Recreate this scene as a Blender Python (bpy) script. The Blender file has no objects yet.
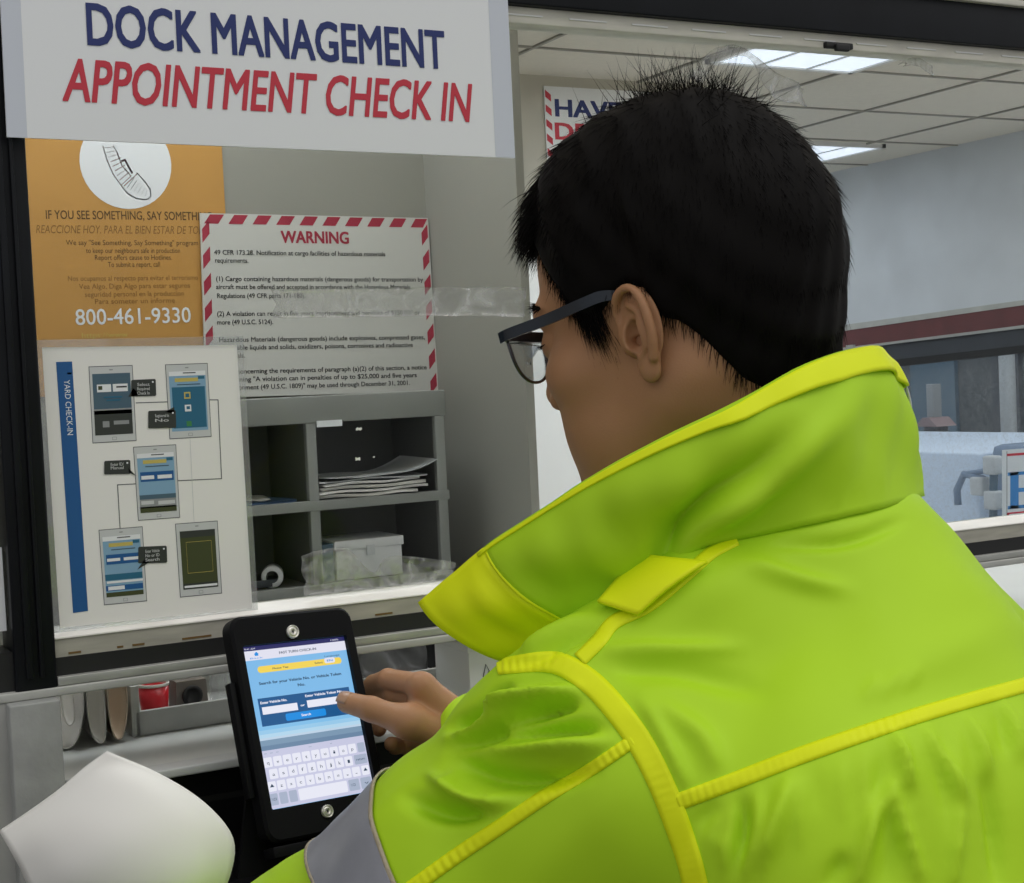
import bpy, bmesh, math
import numpy as np
from math import sin, cos, pi, radians
from mathutils import Matrix, Vector
from mathutils.bvhtree import BVHTree

# ---------------------------------------------------------------- camera
FPX = 1500.0
YAW, PIT, ROL = radians(28.3), radians(2.3), 0.047
CAM = np.array([0.0, -1.48, 1.45])
FW = np.array([sin(YAW)*cos(PIT), cos(YAW)*cos(PIT), -sin(PIT)])
_r0 = np.array([cos(YAW), -sin(YAW), 0.0]); _u0 = np.cross(_r0, FW)
RI = _r0*cos(ROL) - _u0*sin(ROL); UP = _u0*cos(ROL) + _r0*sin(ROL)
SC = bpy.context.scene
cd = bpy.data.cameras.new('camera'); cam = bpy.data.objects.new('camera', cd)
SC.collection.objects.link(cam)
cd.sensor_width = 36.0; cd.sensor_fit = 'HORIZONTAL'; cd.lens = 36.0*FPX/1024.0
cd.clip_start = 0.02; cd.clip_end = 300
cam.matrix_world = Matrix(((RI[0], UP[0], -FW[0], CAM[0]), (RI[1], UP[1], -FW[1], CAM[1]), (RI[2], UP[2], -FW[2], CAM[2]), (0, 0, 0, 1)))
SC.camera = cam

# ---------------------------------------------------------------- sky, sun, exposure
SC.view_settings.view_transform = 'Standard'; SC.view_settings.look = 'None'
SC.view_settings.gamma = 1.0; SC.view_settings.use_curve_mapping = False
SC.view_settings.exposure = 0.0
wd = bpy.data.worlds.new('overcast_sky'); SC.world = wd; wd.use_nodes = True
wn = wd.node_tree; wn.nodes.clear()
_o = wn.nodes.new('ShaderNodeOutputWorld'); _b = wn.nodes.new('ShaderNodeBackground')
_t = wn.nodes.new('ShaderNodeTexCoord'); _s = wn.nodes.new('ShaderNodeSeparateXYZ')
_r = wn.nodes.new('ShaderNodeValToRGB')
_r.color_ramp.elements[0].position = 0.0; _r.color_ramp.elements[0].color = (0.46, 0.47, 0.49, 1)
_r.color_ramp.elements[1].position = 0.9; _r.color_ramp.elements[1].color = (1.0, 1.0, 1.0, 1)
wn.links.new(_t.outputs['Generated'], _s.inputs[0]); wn.links.new(_s.outputs['Z'], _r.inputs[0])
wn.links.new(_r.outputs[0], _b.inputs[0]); wn.links.new(_b.outputs[0], _o.inputs[0])
_b.inputs[1].default_value = 0.88
sd = bpy.data.lights.new('sun', 'SUN'); sun = bpy.data.objects.new('sun', sd); SC.collection.objects.link(sun)
sd.energy = 0.55; sd.angle = radians(40); sd.color = (1.0, 0.97, 0.92)
sun.rotation_euler = Vector((-0.35, 0.55, -0.95)).to_track_quat('-Z', 'Y').to_euler()
sun.location = (2, -4, 6)

# ---------------------------------------------------------------- pixel -> place helpers
def ray(x, y): return FW + RI*((x-512)/FPX) + UP*((441.5-y)/FPX)
def W(x, y, Z): return CAM + ray(x, y)*Z
def on(ax, x, y, v):
    d = ray(x, y); return CAM + d*((v-CAM[ax])/d[ax])
def proj(P):
    v = np.asarray(P, float)-CAM; Z = v@FW
    return np.stack([512+FPX*(v@RI)/Z, 441.5-FPX*(v@UP)/Z, Z], -1)
def nrm(v):
    v = np.asarray(v, float); return v/np.linalg.norm(v)
ZU = np.array([0, 0, 1.0])

# ---------------------------------------------------------------- materials
def mat(name, col, rough=0.6, metal=0.0, spec=0.5, noise=0.0, nscale=20.0, bump=0.0, bscale=200.0, emit=0.0, trans=0.0, alpha=1.0, sheen=0.0, sss=0.0, stretch=None, coat=0.0):
    m = bpy.data.materials.new(name); m.use_nodes = True
    nt = m.node_tree; p = nt.nodes['Principled BSDF']
    p.inputs['Base Color'].default_value = (*col, 1); p.inputs['Roughness'].default_value = rough
    p.inputs['Metallic'].default_value = metal; p.inputs['Specular IOR Level'].default_value = spec
    if emit: p.inputs['Emission Color'].default_value = (*col, 1); p.inputs['Emission Strength'].default_value = emit
    if trans: p.inputs['Transmission Weight'].default_value = trans
    if alpha < 1: p.inputs['Alpha'].default_value = alpha
    if sheen: p.inputs['Sheen Weight'].default_value = sheen
    if coat: p.inputs['Coat Weight'].default_value = coat
    if sss:
        p.inputs['Subsurface Weight'].default_value = sss; p.inputs['Subsurface Radius'].default_value = (0.012, 0.005, 0.003); p.inputs['Subsurface Scale'].default_value = 0.4
    if noise or bump:
        tc = nt.nodes.new('ShaderNodeTexCoord'); src = tc.outputs['Object']
        if stretch:
            mp = nt.nodes.new('ShaderNodeMapping'); mp.inputs['Scale'].default_value = stretch
            nt.links.new(src, mp.inputs[0]); src = mp.outputs[0]
    if noise:
        n = nt.nodes.new('ShaderNodeTexNoise'); n.inputs['Scale'].default_value = nscale; n.inputs['Detail'].default_value = 5
        nt.links.new(src, n.inputs['Vector'])
        r = nt.nodes.new('ShaderNodeValToRGB')
        r.color_ramp.elements[0].position = 0.3; r.color_ramp.elements[0].color = (*[c*(1-noise) for c in col], 1)
        r.color_ramp.elements[1].position = 0.7; r.color_ramp.elements[1].color = (*[min(1, c*(1+noise*0.5)) for c in col], 1)
        nt.links.new(n.outputs['Fac'], r.inputs[0]); nt.links.new(r.outputs[0], p.inputs['Base Color'])
    if bump:
        n2 = nt.nodes.new('ShaderNodeTexNoise'); n2.inputs['Scale'].default_value = bscale; n2.inputs['Detail'].default_value = 3
        nt.links.new(src, n2.inputs['Vector'])
        b = nt.nodes.new('ShaderNodeBump'); b.inputs['Strength'].default_value = bump; b.inputs['Distance'].default_value = 0.002
        nt.links.new(n2.outputs['Fac'], b.inputs['Height']); nt.links.new(b.outputs[0], p.inputs['Normal'])
    return m
def glass_mat(name, tint=(1, 1, 1), refl=0.06, rough=0.0, haze=0.0, streak=0.0):
    m = bpy.data.materials.new(name); m.use_nodes = True
    nt = m.node_tree; nt.nodes.clear()
    o = nt.nodes.new('ShaderNodeOutputMaterial'); t = nt.nodes.new('ShaderNodeBsdfTransparent'); g = nt.nodes.new('ShaderNodeBsdfGlossy')
    t.inputs[0].default_value = (*tint, 1); g.inputs['Roughness'].default_value = rough
    mx = nt.nodes.new('ShaderNodeMixShader')
    fc = nt.nodes.new('ShaderNodeLayerWeight'); fc.inputs['Blend'].default_value = 0.5
    pw = nt.nodes.new('ShaderNodeMath'); pw.operation = 'POWER'; pw.inputs[1].default_value = 5.0; nt.links.new(fc.outputs['Facing'], pw.inputs[0])
    lw = nt.nodes.new('ShaderNodeMath'); lw.operation = 'MULTIPLY_ADD'; lw.inputs[1].default_value = 1-refl; lw.inputs[2].default_value = refl; nt.links.new(pw.outputs[0], lw.inputs[0])
    nt.links.new(lw.outputs[0], mx.inputs[0]); nt.links.new(t.outputs[0], mx.inputs[1]); nt.links.new(g.outputs[0], mx.inputs[2])
    out = mx.outputs[0]
    if haze or streak:
        d = nt.nodes.new('ShaderNodeBsdfDiffuse'); d.inputs[0].default_value = (0.8, 0.8, 0.8, 1)
        m2 = nt.nodes.new('ShaderNodeMixShader'); m2.inputs[0].default_value = haze
        if streak:
            tc = nt.nodes.new('ShaderNodeTexCoord'); n = nt.nodes.new('ShaderNodeTexNoise'); n.inputs['Scale'].default_value = 45; n.inputs['Detail'].default_value = 6
            n.inputs['Distortion'].default_value = 1.5
            nt.links.new(tc.outputs['Object'], n.inputs['Vector'])
            r = nt.nodes.new('ShaderNodeMapRange'); r.inputs['From Min'].default_value = 0.42; r.inputs['From Max'].default_value = 0.72
            r.inputs['To Min'].default_value = haze; r.inputs['To Max'].default_value = haze+streak
            nt.links.new(n.outputs['Fac'], r.inputs['Value']); nt.links.new(r.outputs[0], m2.inputs[0])
        nt.links.new(out, m2.inputs[1]); nt.links.new(d.outputs[0], m2.inputs[2]); out = m2.outputs[0]
    nt.links.new(out, o.inputs[0]); return m

# ---------------------------------------------------------------- mesh building
WL = {}
class MB:
    def __init__(s): s.v = []; s.f = []; s.m = []; s.mats = []; s.sm = []
    def mi(s, m):
        if m not in s.mats: s.mats.append(m)
        return s.mats.index(m)
    def add(s, vs, fs, m, smooth=False):
        o = len(s.v); i = s.mi(m)
        s.v.extend([tuple(map(float, q)) for q in vs])
        for f in fs: s.f.append([o+k for k in f]); s.m.append(i); s.sm.append(smooth)
        return s
    def box(s, a, b, m, bev=0.0):
        a, b = np.minimum(a, b), np.maximum(a, b)
        return s.obox((np.array(a)+np.array(b))/2, np.eye(3), (np.array(b)-np.array(a))/2, m, bev)
    def obox(s, c, B, h, m, bev=0.0):      # oriented box; B rows are axes
        bm = bmesh.new(); bmesh.ops.create_cube(bm, size=2.0)
        for v in bm.verts: v.co = Vector((v.co.x*h[0], v.co.y*h[1], v.co.z*h[2]))
        if bev > 0: bmesh.ops.bevel(bm, geom=bm.edges[:], offset=bev, segments=2, affect='EDGES', profile=0.6)
        bm.verts.index_update()
        V = np.array([v.co[:] for v in bm.verts]); P = np.asarray(c)+V@np.asarray(B, float)
        s.add(P, [[v.index for v in f.verts] for f in bm.faces], m, bev > 0); bm.free(); return s
    def poly(s, pts, d, m):              # prism: outline pts (world), extruded by vector d
        n = len(pts); P = [np.array(p) for p in pts]; Q = [p+d for p in P]
        s.add(P+Q, [list(range(n)), list(range(2*n-1, n-1, -1))]+[[i, i+n, (i+1) % n+n, (i+1) % n] for i in range(n)], m); return s
    def tube(s, pts, r, m, n=8, cap=True):
        pts = [np.asarray(p, float) for p in pts]; R = r if hasattr(r, '__len__') else [r]*len(pts)
        vs = []; prev = None
        for i, p in enumerate(pts):
            t = nrm(pts[min(i+1, len(pts)-1)]-pts[max(i-1, 0)])
            if prev is None:
                a = np.cross(t, [0, 0, 1]) if abs(t[2]) < .9 else np.cross(t, [1, 0, 0])
            else: a = prev-t*(prev@t)
            a = nrm(a); prev = a; b = np.cross(t, a)
            for k in range(n): vs.append(p+R[i]*(a*cos(2*pi*k/n)+b*sin(2*pi*k/n)))
        fs = [[i*n+k, i*n+(k+1) % n, (i+1)*n+(k+1) % n, (i+1)*n+k] for i in range(len(pts)-1) for k in range(n)]
        if cap: fs += [list(range(n))[::-1], list(range((len(pts)-1)*n, len(pts)*n))]
        return s.add(vs, fs, m, True)
    def lathe(s, c, ax, prof, m, n=24):   # prof: list of (r, h) along ax
        ax = nrm(ax); a = nrm(np.cross(ax, [0.3, 0.9, 0.2])); b = np.cross(ax, a); vs = []
        for (r, h) in prof:
            for k in range(n): vs.append(np.asarray(c)+ax*h+max(r, 1e-5)*(a*cos(2*pi*k/n)+b*sin(2*pi*k/n)))
        fs = [[i*n+k, i*n+(k+1) % n, (i+1)*n+(k+1) % n, (i+1)*n+k] for i in range(len(prof)-1) for k in range(n)]
        return s.add(vs, fs, m, True)
    def grid(s, G, m, smooth=True, close_u=False, thick=0.0):  # G[nu][nv] points
        G = np.asarray(G, float); nu, nv = G.shape[:2]
        fs = [[i*nv+j, (i+1)*nv+j, (i+1)*nv+j+1, i*nv+j+1] for i in range(nu-1) for j in range(nv-1)]
        if not thick: return s.add(G.reshape(-1, 3), fs, m, smooth)
        du = np.gradient(G, axis=0); dv = np.gradient(G, axis=1); N = np.cross(du, dv); N /= np.linalg.norm(N, axis=2, keepdims=True)+1e-12
        A = (G+N*thick/2).reshape(-1, 3); B = (G-N*thick/2).reshape(-1, 3); k = nu*nv
        F = fs+[[q+k for q in f[::-1]] for f in fs]
        bd = [(i, 0) for i in range(nu)]+[(nu-1, j) for j in range(1, nv)]+[(i, nv-1) for i in range(nu-2, -1, -1)]+[(0, j) for j in range(nv-2, 0, -1)]
        bd = [i*nv+j for i, j in bd]
        F += [[bd[q], bd[(q+1) % len(bd)], bd[(q+1) % len(bd)]+k, bd[q]+k] for q in range(len(bd))]
        return s.add(np.concatenate([A, B]), F, m, smooth)
    def build(s, name, parent=None, origin=None, fixn=False):
        V = np.array(s.v)
        if origin is None: origin = WL[parent] if parent is not None else np.array([(V[:, 0].min()+V[:, 0].max())/2, (V[:, 1].min()+V[:, 1].max())/2, V[:, 2].min()])
        origin = np.asarray(origin, float)
        me = bpy.data.meshes.new(name); me.from_pydata((V-origin).tolist(), [], s.f)
        for m in s.mats: me.materials.append(m)
        me.polygons.foreach_set('material_index', s.m); me.polygons.foreach_set('use_smooth', s.sm); me.update()
        if fixn:
            bm = bmesh.new(); bm.from_mesh(me); bmesh.ops.recalc_face_normals(bm, faces=bm.faces[:]); bm.to_mesh(me); bm.free()
        o = bpy.data.objects.new(name, me); SC.collection.objects.link(o)
        if parent is not None: o.parent = parent; o.location = Vector(origin-WL[parent])
        else: o.location = Vector(origin)
        WL[o] = origin; return o
def npmesh(name, V, F, mats, parent=None, origin=None, mi=None, smooth=True):
    V = np.asarray(V, float); F = np.asarray(F)
    if origin is None: origin = WL[parent] if parent is not None else np.array([V[:, 0].mean(), V[:, 1].mean(), V[:, 2].min()])
    origin = np.asarray(origin, float)
    me = bpy.data.meshes.new(name); me.from_pydata((V-origin).tolist(), [], F.tolist())
    for m in mats: me.materials.append(m)
    if mi is not None: me.polygons.foreach_set('material_index', np.asarray(mi, int))
    me.polygons.foreach_set('use_smooth', [smooth]*len(me.polygons)); me.update()
    o = bpy.data.objects.new(name, me); SC.collection.objects.link(o)
    if parent is not None: o.parent = parent; o.location = Vector(origin-WL[parent])
    else: o.location = Vector(origin)
    WL[o] = origin; return o
def tag(o, label, cat, group=None, kind=None):
    o['label'] = label; o['category'] = cat
    if group: o['group'] = group
    if kind: o['kind'] = kind
    return o
def struct(o): o['kind'] = 'structure'; return o
def empty(name, loc):
    o = bpy.data.objects.new(name, None); SC.collection.objects.link(o); o.location = Vector(loc); o.empty_display_size = 0.05
    WL[o] = np.asarray(loc, float); return o

# ---------------------------------------------------------------- printed panels: flat art on a real sheet
_TC = {}
def glyphs(s, bold=0.0, shear=0.0):
    k = (s, bold, shear)
    if k not in _TC:
        c = bpy.data.curves.new('t', 'FONT'); c.body = s; c.offset = bold; c.shear = shear; c.resolution_u = 3; c.fill_mode = 'FRONT'
        o = bpy.data.objects.new('t', c); SC.collection.objects.link(o)
        dg = bpy.context.evaluated_depsgraph_get(); dg.update()
        me = bpy.data.meshes.new_from_object(o.evaluated_get(dg))
        V = np.array([v.co[:] for v in me.vertices]) if len(me.vertices) else np.zeros((0, 3))
        F = [list(p.vertices) for p in me.polygons]
        bpy.data.objects.remove(o); bpy.data.curves.remove(c); bpy.data.meshes.remove(me)
        _TC[k] = (V, F)
    return _TC[k]
class Panel:
    """Local frame: u right, v down, both 0..1 over a quad (TL, TR, BR, BL); w out of the sheet."""
    def __init__(s, tl, tr, br, bl, mb=None):
        s.q = [np.asarray(p, float) for p in (tl, tr, br, bl)]; s.n = nrm(np.cross(s.q[3]-s.q[0], s.q[1]-s.q[0])); s.mb = mb or MB(); s.w = 0.0
        s.asp = np.linalg.norm(s.q[1]-s.q[0])/np.linalg.norm(s.q[3]-s.q[0])
    def P(s, u, v, w=0):
        a, b, c, d = s.q; return a*(1-u)*(1-v)+b*u*(1-v)+c*u*v+d*(1-u)*v+s.n*w
    def slab(s, m, th, u0=0, v0=0, u1=1, v1=1):
        s.mb.poly([s.P(u0, v0), s.P(u0, v1), s.P(u1, v1), s.P(u1, v0)], -s.n*th, m); return s
    def rect(s, u0, v0, u1, v1, m, w=0.0003): return s.pl([(u0, v0), (u1, v0), (u1, v1), (u0, v1)], m, w)
    def pl(s, pts, m, w=0.0003):
        s.mb.add([s.P(u, v, w) for u, v in pts], [list(range(len(pts)))[::-1]], m); return s
    def rrect(s, u0, v0, u1, v1, r, m, w=0.0003, n=5):   # r in v units
        ru = r/s.asp; pts = []
        for (cu, cv, a0) in ((u1-ru, v0+r, -90), (u1-ru, v1-r, 0), (u0+ru, v1-r, 90), (u0+ru, v0+r, 180)):
            for i in range(n+1):
                a = radians(a0+90*i/n); pts.append((cu+ru*cos(a), cv+r*sin(a)))
        return s.pl(pts, m, w)
    def disc(s, u, v, r, m, w=0.0003, n=40, a0=0, a1=360):
        ru = r/s.asp; return s.pl([(u+ru*cos(radians(a0+(a1-a0)*i/n)), v+r*sin(radians(a0+(a1-a0)*i/n))) for i in range(n if a1-a0 == 360 else n+1)], m, w)
    def line(s, pts, th, m, w=0.0003):      # th in v units
        for (a, b) in zip(pts[:-1], pts[1:]):
            d = np.array([(b[0]-a[0])*s.asp, b[1]-a[1]]); d = d/(np.linalg.norm(d)+1e-9)*th/2
            nx, ny = -d[1]/s.asp, d[0]; ex, ey = d[0]/s.asp*0.6, d[1]*0.6
            s.pl([(a[0]+nx-ex, a[1]+ny-ey), (b[0]+nx+ex, b[1]+ny+ey), (b[0]-nx+ex, b[1]-ny+ey), (a[0]-nx-ex, a[1]-ny-ey)], m, w)
        return s
    def text(s, t, u0, u1, vbase, cap, m, bold=0.0, shear=0.0, w=0.0004, center=False, fit=True):
        V, F = glyphs(t, 0.0, shear)
        if not len(V): return s
        x0, x1 = V[:, 0].min(), V[:, 0].max(); H, _ = glyphs('H', 0, 0); ch = H[:, 1].max()
        sx = (u1-u0)/(x1-x0); sy = cap/ch
        for k, (dx, dy) in enumerate(((0, 0),) if not bold else ((-1, -.7), (1, -.7), (0, 0), (-1, .7), (1, .7), (0, .7), (0, -.7), (-1, 0), (1, 0))):
            s.mb.add([s.P(u0+(x-x0)*sx+dx*bold*sx, vbase-y*sy+dy*bold*sy, w+k*2e-5) for x, y, _ in V], F, m)
        return s
    def vtext(s, t, u, cap, v0, v1, m, bold=0.0, w=0.0004):   # rotated 90 deg clockwise (reads downwards)
        V, F = glyphs(t, 0, 0); x0, x1 = V[:, 0].min(), V[:, 0].max(); H, _ = glyphs('H', 0, 0); ch = H[:, 1].max()
        s.mb.add([s.P(u+y/ch*cap, v0+(x-x0)/(x1-x0)*(v1-v0), w) for x, y, _ in V], F, m); return s

# ---------------------------------------------------------------- implicit surfaces
def smin(a, b, k):
    h = np.clip(.5+.5*(b-a)/k, 0, 1); return b+(a-b)*h-k*h*(1-h)
def smax(a, b, k): return -smin(-a, -b, k)
def rc(P, a, b, ra, rb):
    a = np.asarray(a, float); b = np.asarray(b, float); ab = b-a
    t = np.clip(((P-a)@ab)/(ab@ab), 0, 1); return np.linalg.norm(P-a-t[:, None]*ab, axis=1)-(ra+(rb-ra)*t)
def chain(P, pts, rs, k=0.0):
    d = None
    for i in range(len(pts)-1):
        e = rc(P, pts[i], pts[i+1], rs[i], rs[i+1]); d = e if d is None else (np.minimum(d, e) if not k else smin(d, e, k))
    return d
def ell(P, c, ax, B=None):
    q = P-np.asarray(c, float)
    if B is not None: q = q@np.asarray(B, float).T
    ax = np.asarray(ax, float); k0 = np.linalg.norm(q/ax, axis=1); k1 = np.linalg.norm(q/ax**2, axis=1)+1e-9
    return k0*(k0-1)/k1
def surface(fn, lo, hi, h):
    lo = np.asarray(lo, float); hi = np.asarray(hi, float); S = 4
    n = (np.ceil((hi-lo)/(h*S)).astype(int)+1)*S+1
    ax = [lo[i]+h*np.arange(n[i]) for i in range(3)]
    cx = [a[::S] for a in ax]
    C = fn(np.stack(np.meshgrid(*cx, indexing='ij'), -1).reshape(-1, 3)).reshape([len(c) for c in cx])
    near = np.abs(C) < h*S*2.2
    nb = near.copy()
    for a in range(3):
        t = nb.copy(); sl = [slice(None)]*3; sr = [slice(None)]*3; sl[a] = slice(1, None); sr[a] = slice(None, -1)
        t[tuple(sl)] |= nb[tuple(sr)]; t[tuple(sr)] |= nb[tuple(sl)]; nb = t
    idx = [np.clip((np.arange(n[i])+S//2)//S, 0, len(cx[i])-1) for i in range(3)]
    D = np.where(C > 0, 1.0, -1.0)[np.ix_(*idx)].copy(); M = nb[np.ix_(*idx)]
    I = np.argwhere(M); Pm = lo+I*h; vals = np.empty(len(I))
    for k in range(0, len(I), 400000): vals[k:k+400000] = fn(Pm[k:k+400000])
    D[M] = vals
    neg = D < 0
    cnt = np.zeros(n-1, int); acc = np.zeros(tuple(n-1)+(3,), np.float32)
    for a in range(3):
        b, c = [q for q in range(3) if q != a]
        s0 = [slice(None)]*3; s1 = [slice(None)]*3; s0[a] = slice(None, -1); s1[a] = slice(1, None)
        A = D[tuple(s0)]; B = D[tuple(s1)]; X = neg[tuple(s0)] != neg[tuple(s1)]
        E = np.argwhere(X)
        if not len(E): continue
        va = A[X]; vb = B[X]; t = va/(va-vb); pt = E.astype(float); pt[:, a] += t
        for ob in (0, 1):
            for oc in (0, 1):
                Q = E.copy(); Q[:, b] -= ob; Q[:, c] -= oc
                ok = (Q >= 0).all(1) & (Q < (n-1)).all(1)
                np.add.at(cnt, tuple(Q[ok].T), 1); np.add.at(acc, tuple(Q[ok].T), pt[ok])
    cells = np.argwhere(cnt > 0); vid = -np.ones(n-1, int); vid[tuple(cells.T)] = np.arange(len(cells))
    V = lo+h*(acc[tuple(cells.T)]/cnt[tuple(cells.T)][:, None])
    Fs = []
    for a in range(3):
        b, c = [(1, 2), (2, 0), (0, 1)][a]
        s0 = [slice(None)]*3; s1 = [slice(None)]*3; s0[a] = slice(None, -1); s1[a] = slice(1, None)
        X = neg[tuple(s0)] != neg[tuple(s1)]; E = np.argwhere(X)
        E = E[(E[:, b] > 0) & (E[:, c] > 0) & (E[:, b] < n[b]-1) & (E[:, c] < n[c]-1)]
        if not len(E): continue
        q = []
        for ob, oc in ((1, 1), (0, 1), (0, 0), (1, 0)):
            Q = E.copy(); Q[:, b] -= ob; Q[:, c] -= oc; q.append(vid[tuple(Q.T)])
        q = np.stack(q, 1); ins = neg[tuple(E.T)]
        q[~ins] = q[~ins][:, ::-1]; Fs.append(q)
    F = np.concatenate(Fs); F = F[(F >= 0).all(1)]
    return V.astype(float), F
def vnormals(V, F):
    N = np.zeros_like(V); n = np.cross(V[F[:, 2]]-V[F[:, 0]], V[F[:, 3]]-V[F[:, 1]])
    for k in range(4): np.add.at(N, F[:, k], n)
    return N/(np.linalg.norm(N, axis=1, keepdims=True)+1e-12)
def relax(V, F, it=1, f=0.5):
    for _ in range(it):
        A = np.zeros_like(V); c = np.zeros(len(V))
        for k in range(4):
            np.add.at(A, F[:, k], V[F[:, (k+1) % 4]]); np.add.at(A, F[:, k], V[F[:, (k+3) % 4]]); np.add.at(c, F[:, k], 2)
        V = V+(A/c[:, None]-V)*f
    return V
def cr(pts, n):                       # Catmull-Rom through points
    P = np.asarray(pts, float); P = np.vstack([2*P[0]-P[1], P, 2*P[-1]-P[-2]]); out = []
    m = len(P)-3
    for t in np.linspace(0, m-1e-6, n):
        i = int(t); u = t-i; a, b, c, d = P[i:i+4]
        out.append(.5*((2*b)+(-a+c)*u+(2*a-5*b+4*c-d)*u*u+(-a+3*b-3*c+d)*u**3))
    return np.array(out)

# ================================================================ MATERIALS
M_wall = mat('painted_wall_grey', (0.33, 0.32, 0.275), 0.7, noise=0.04, nscale=3, bump=0.15, bscale=90)
M_wallw = mat('painted_wall_cream', (0.56, 0.53, 0.45), 0.65, noise=0.04, nscale=2)
M_wallb = mat('painted_wall_bluegrey', (0.62, 0.65, 0.68), 0.6, noise=0.08, nscale=4)
M_ceil = mat('ceiling_tile', (0.80, 0.76, 0.67), 0.9, noise=0.05, nscale=60, bump=0.3, bscale=300)
M_tbar = mat('ceiling_t_bar', (0.33, 0.32, 0.28), 0.6)
M_floor = mat('vinyl_floor', (0.50, 0.48, 0.44), 0.4, noise=0.15, nscale=8)
M_asph = mat('asphalt', (0.13, 0.13, 0.13), 0.9, noise=0.3, nscale=60)
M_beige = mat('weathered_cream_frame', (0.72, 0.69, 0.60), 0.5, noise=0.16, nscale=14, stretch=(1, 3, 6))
M_beigef = mat('shaded_cream_face', (0.44, 0.42, 0.355), 0.6, noise=0.2, nscale=16, stretch=(1, 3, 6))  # shade on the rail front put into the base colour
M_ledge = mat('sunlit_chipped_ledge', (0.93, 0.90, 0.84), 0.5, noise=0.12, nscale=40, stretch=(.4, 1, 1))  # sunlit tone of the rail top painted in, with paint chips
M_stucco = mat('exterior_panel_cream', (0.75, 0.66, 0.54), 0.8, noise=0.15, nscale=60, bump=0.3)
M_black = mat('black_anodised_frame', (0.007, 0.008, 0.010), 0.4, spec=0.2, noise=0.4, nscale=12)
M_gasket = mat('black_gap', (0.008, 0.008, 0.008), 0.6)
M_alu = mat('worn_aluminium', (0.42, 0.42, 0.39), 0.45, metal=0.3, noise=0.2, nscale=25, stretch=(1, 6, 10))
M_alu2 = mat('grey_painted_sill', (0.45, 0.45, 0.42), 0.5, noise=0.12, nscale=18)
M_post = mat('grey_stone_post', (0.34, 0.345, 0.33), 0.6, noise=0.15, nscale=30, bump=0.15)
M_counter = mat('pale_laminate', (0.72, 0.73, 0.69), 0.35, noise=0.06, nscale=6)
M_lip = mat('counter_edge', (0.62, 0.63, 0.61), 0.4)
M_dark = mat('dark_panel', (0.008, 0.008, 0.009), 0.35, spec=0.25, noise=0.3, nscale=30)
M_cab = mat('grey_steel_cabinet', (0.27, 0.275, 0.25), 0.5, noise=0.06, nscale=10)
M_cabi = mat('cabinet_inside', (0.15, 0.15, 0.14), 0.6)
M_paper = mat('white_paper', (0.90, 0.88, 0.83), 0.7)
M_paper2 = mat('off_white_paper', (0.66, 0.64, 0.58), 0.75)
M_paperb = mat('buff_paper', (0.62, 0.52, 0.40), 0.75)
M_lam = mat('laminated_sheet', (0.86, 0.87, 0.88), 0.35)
M_lamm = mat('laminate_margin', (0.64, 0.67, 0.74), 0.25)
M_orange = mat('orange_print', (0.60, 0.31, 0.075), 0.5, noise=0.06, nscale=5)
M_brown = mat('brown_ink', (0.16, 0.09, 0.025), 0.6)
M_brown2 = mat('faint_brown_ink', (0.30, 0.155, 0.035), 0.6)
M_red = mat('red_ink', (0.60, 0.035, 0.06), 0.55)
M_redd = mat('dark_red_ink', (0.42, 0.03, 0.06), 0.55)
M_navy = mat('navy_ink', (0.015, 0.03, 0.16), 0.55)
M_ink = mat('black_ink', (0.03, 0.03, 0.03), 0.6)
M_inkg = mat('grey_ink', (0.12, 0.12, 0.13), 0.6)
M_blue = mat('blue_ink', (0.010, 0.10, 0.30), 0.5)
M_sky = mat('print_sky', (0.24, 0.42, 0.58), 0.5)
M_teal = mat('print_teal', (0.02, 0.14, 0.24), 0.5)
M_slate = mat('print_slate', (0.07, 0.13, 0.18), 0.5)
M_grn = mat('print_olive', (0.055, 0.065, 0.02), 0.5)
M_char = mat('print_charcoal', (0.035, 0.04, 0.035), 0.5)
M_gold = mat('print_gold', (0.60, 0.48, 0.12), 0.5)
M_lgrey = mat('print_light_grey', (0.62, 0.63, 0.62), 0.5)
M_mgrey = mat('print_mid_grey', (0.30, 0.31, 0.31), 0.5)
M_glass = glass_mat('window_glass', (0.965, 0.975, 0.97), 0.006)
M_dirty = glass_mat('dirty_glass', (0.92, 0.96, 1.0), 0.03, haze=0.02, streak=0.10)
M_tape = glass_mat('packing_tape', (0.90, 0.90, 0.88), 0.07, rough=0.15, haze=0.05, streak=0.28)
M_sleeve = glass_mat('clear_sleeve', (0.95, 0.96, 0.96), 0.07, rough=0.05, haze=0.14)
M_white = mat('white_plastic', (0.78, 0.78, 0.76), 0.4)
M_redp = mat('red_plastic', (0.62, 0.02, 0.03), 0.3)
M_brownp = mat('grey_brown_plastic', (0.16, 0.14, 0.12), 0.45)
M_fill = mat('added_fill_diffuser', (0.90, 0.95, 1.0), 0.5, emit=8.5)  # strong emission for the unseen panels added as room fill
M_lampd = mat('dimmed_lamp_diffuser', (0.74, 0.81, 0.93), 0.4, emit=0.95)  # emission turned down so the two visible panels do not clip
M_maroon = mat('maroon_paint', (0.13, 0.035, 0.035), 0.5, noise=0.2, nscale=15)
M_dgrey = mat('dark_grey_frame', (0.045, 0.05, 0.06), 0.4, noise=0.2, nscale=20)

# ================================================================ SETTING
mb = MB(); mb.box((-6, -9, -0.1), (5.5, 0.0, 0.0), M_asph); ground = struct(mb.build('ground'))
mb = MB(); mb.box((-1.2, 0.0, -0.1), (5.7, 6.6, 0.0), M_floor); floor = struct(mb.build('floor'))
mb = MB(); mb.box((5.7, -30, -1.3), (60, 60, -1.2), M_lgrey); tag(mb.build('yard_ground'), 'pale snowy yard ground beyond the right window', 'ground', kind='structure')
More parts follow.
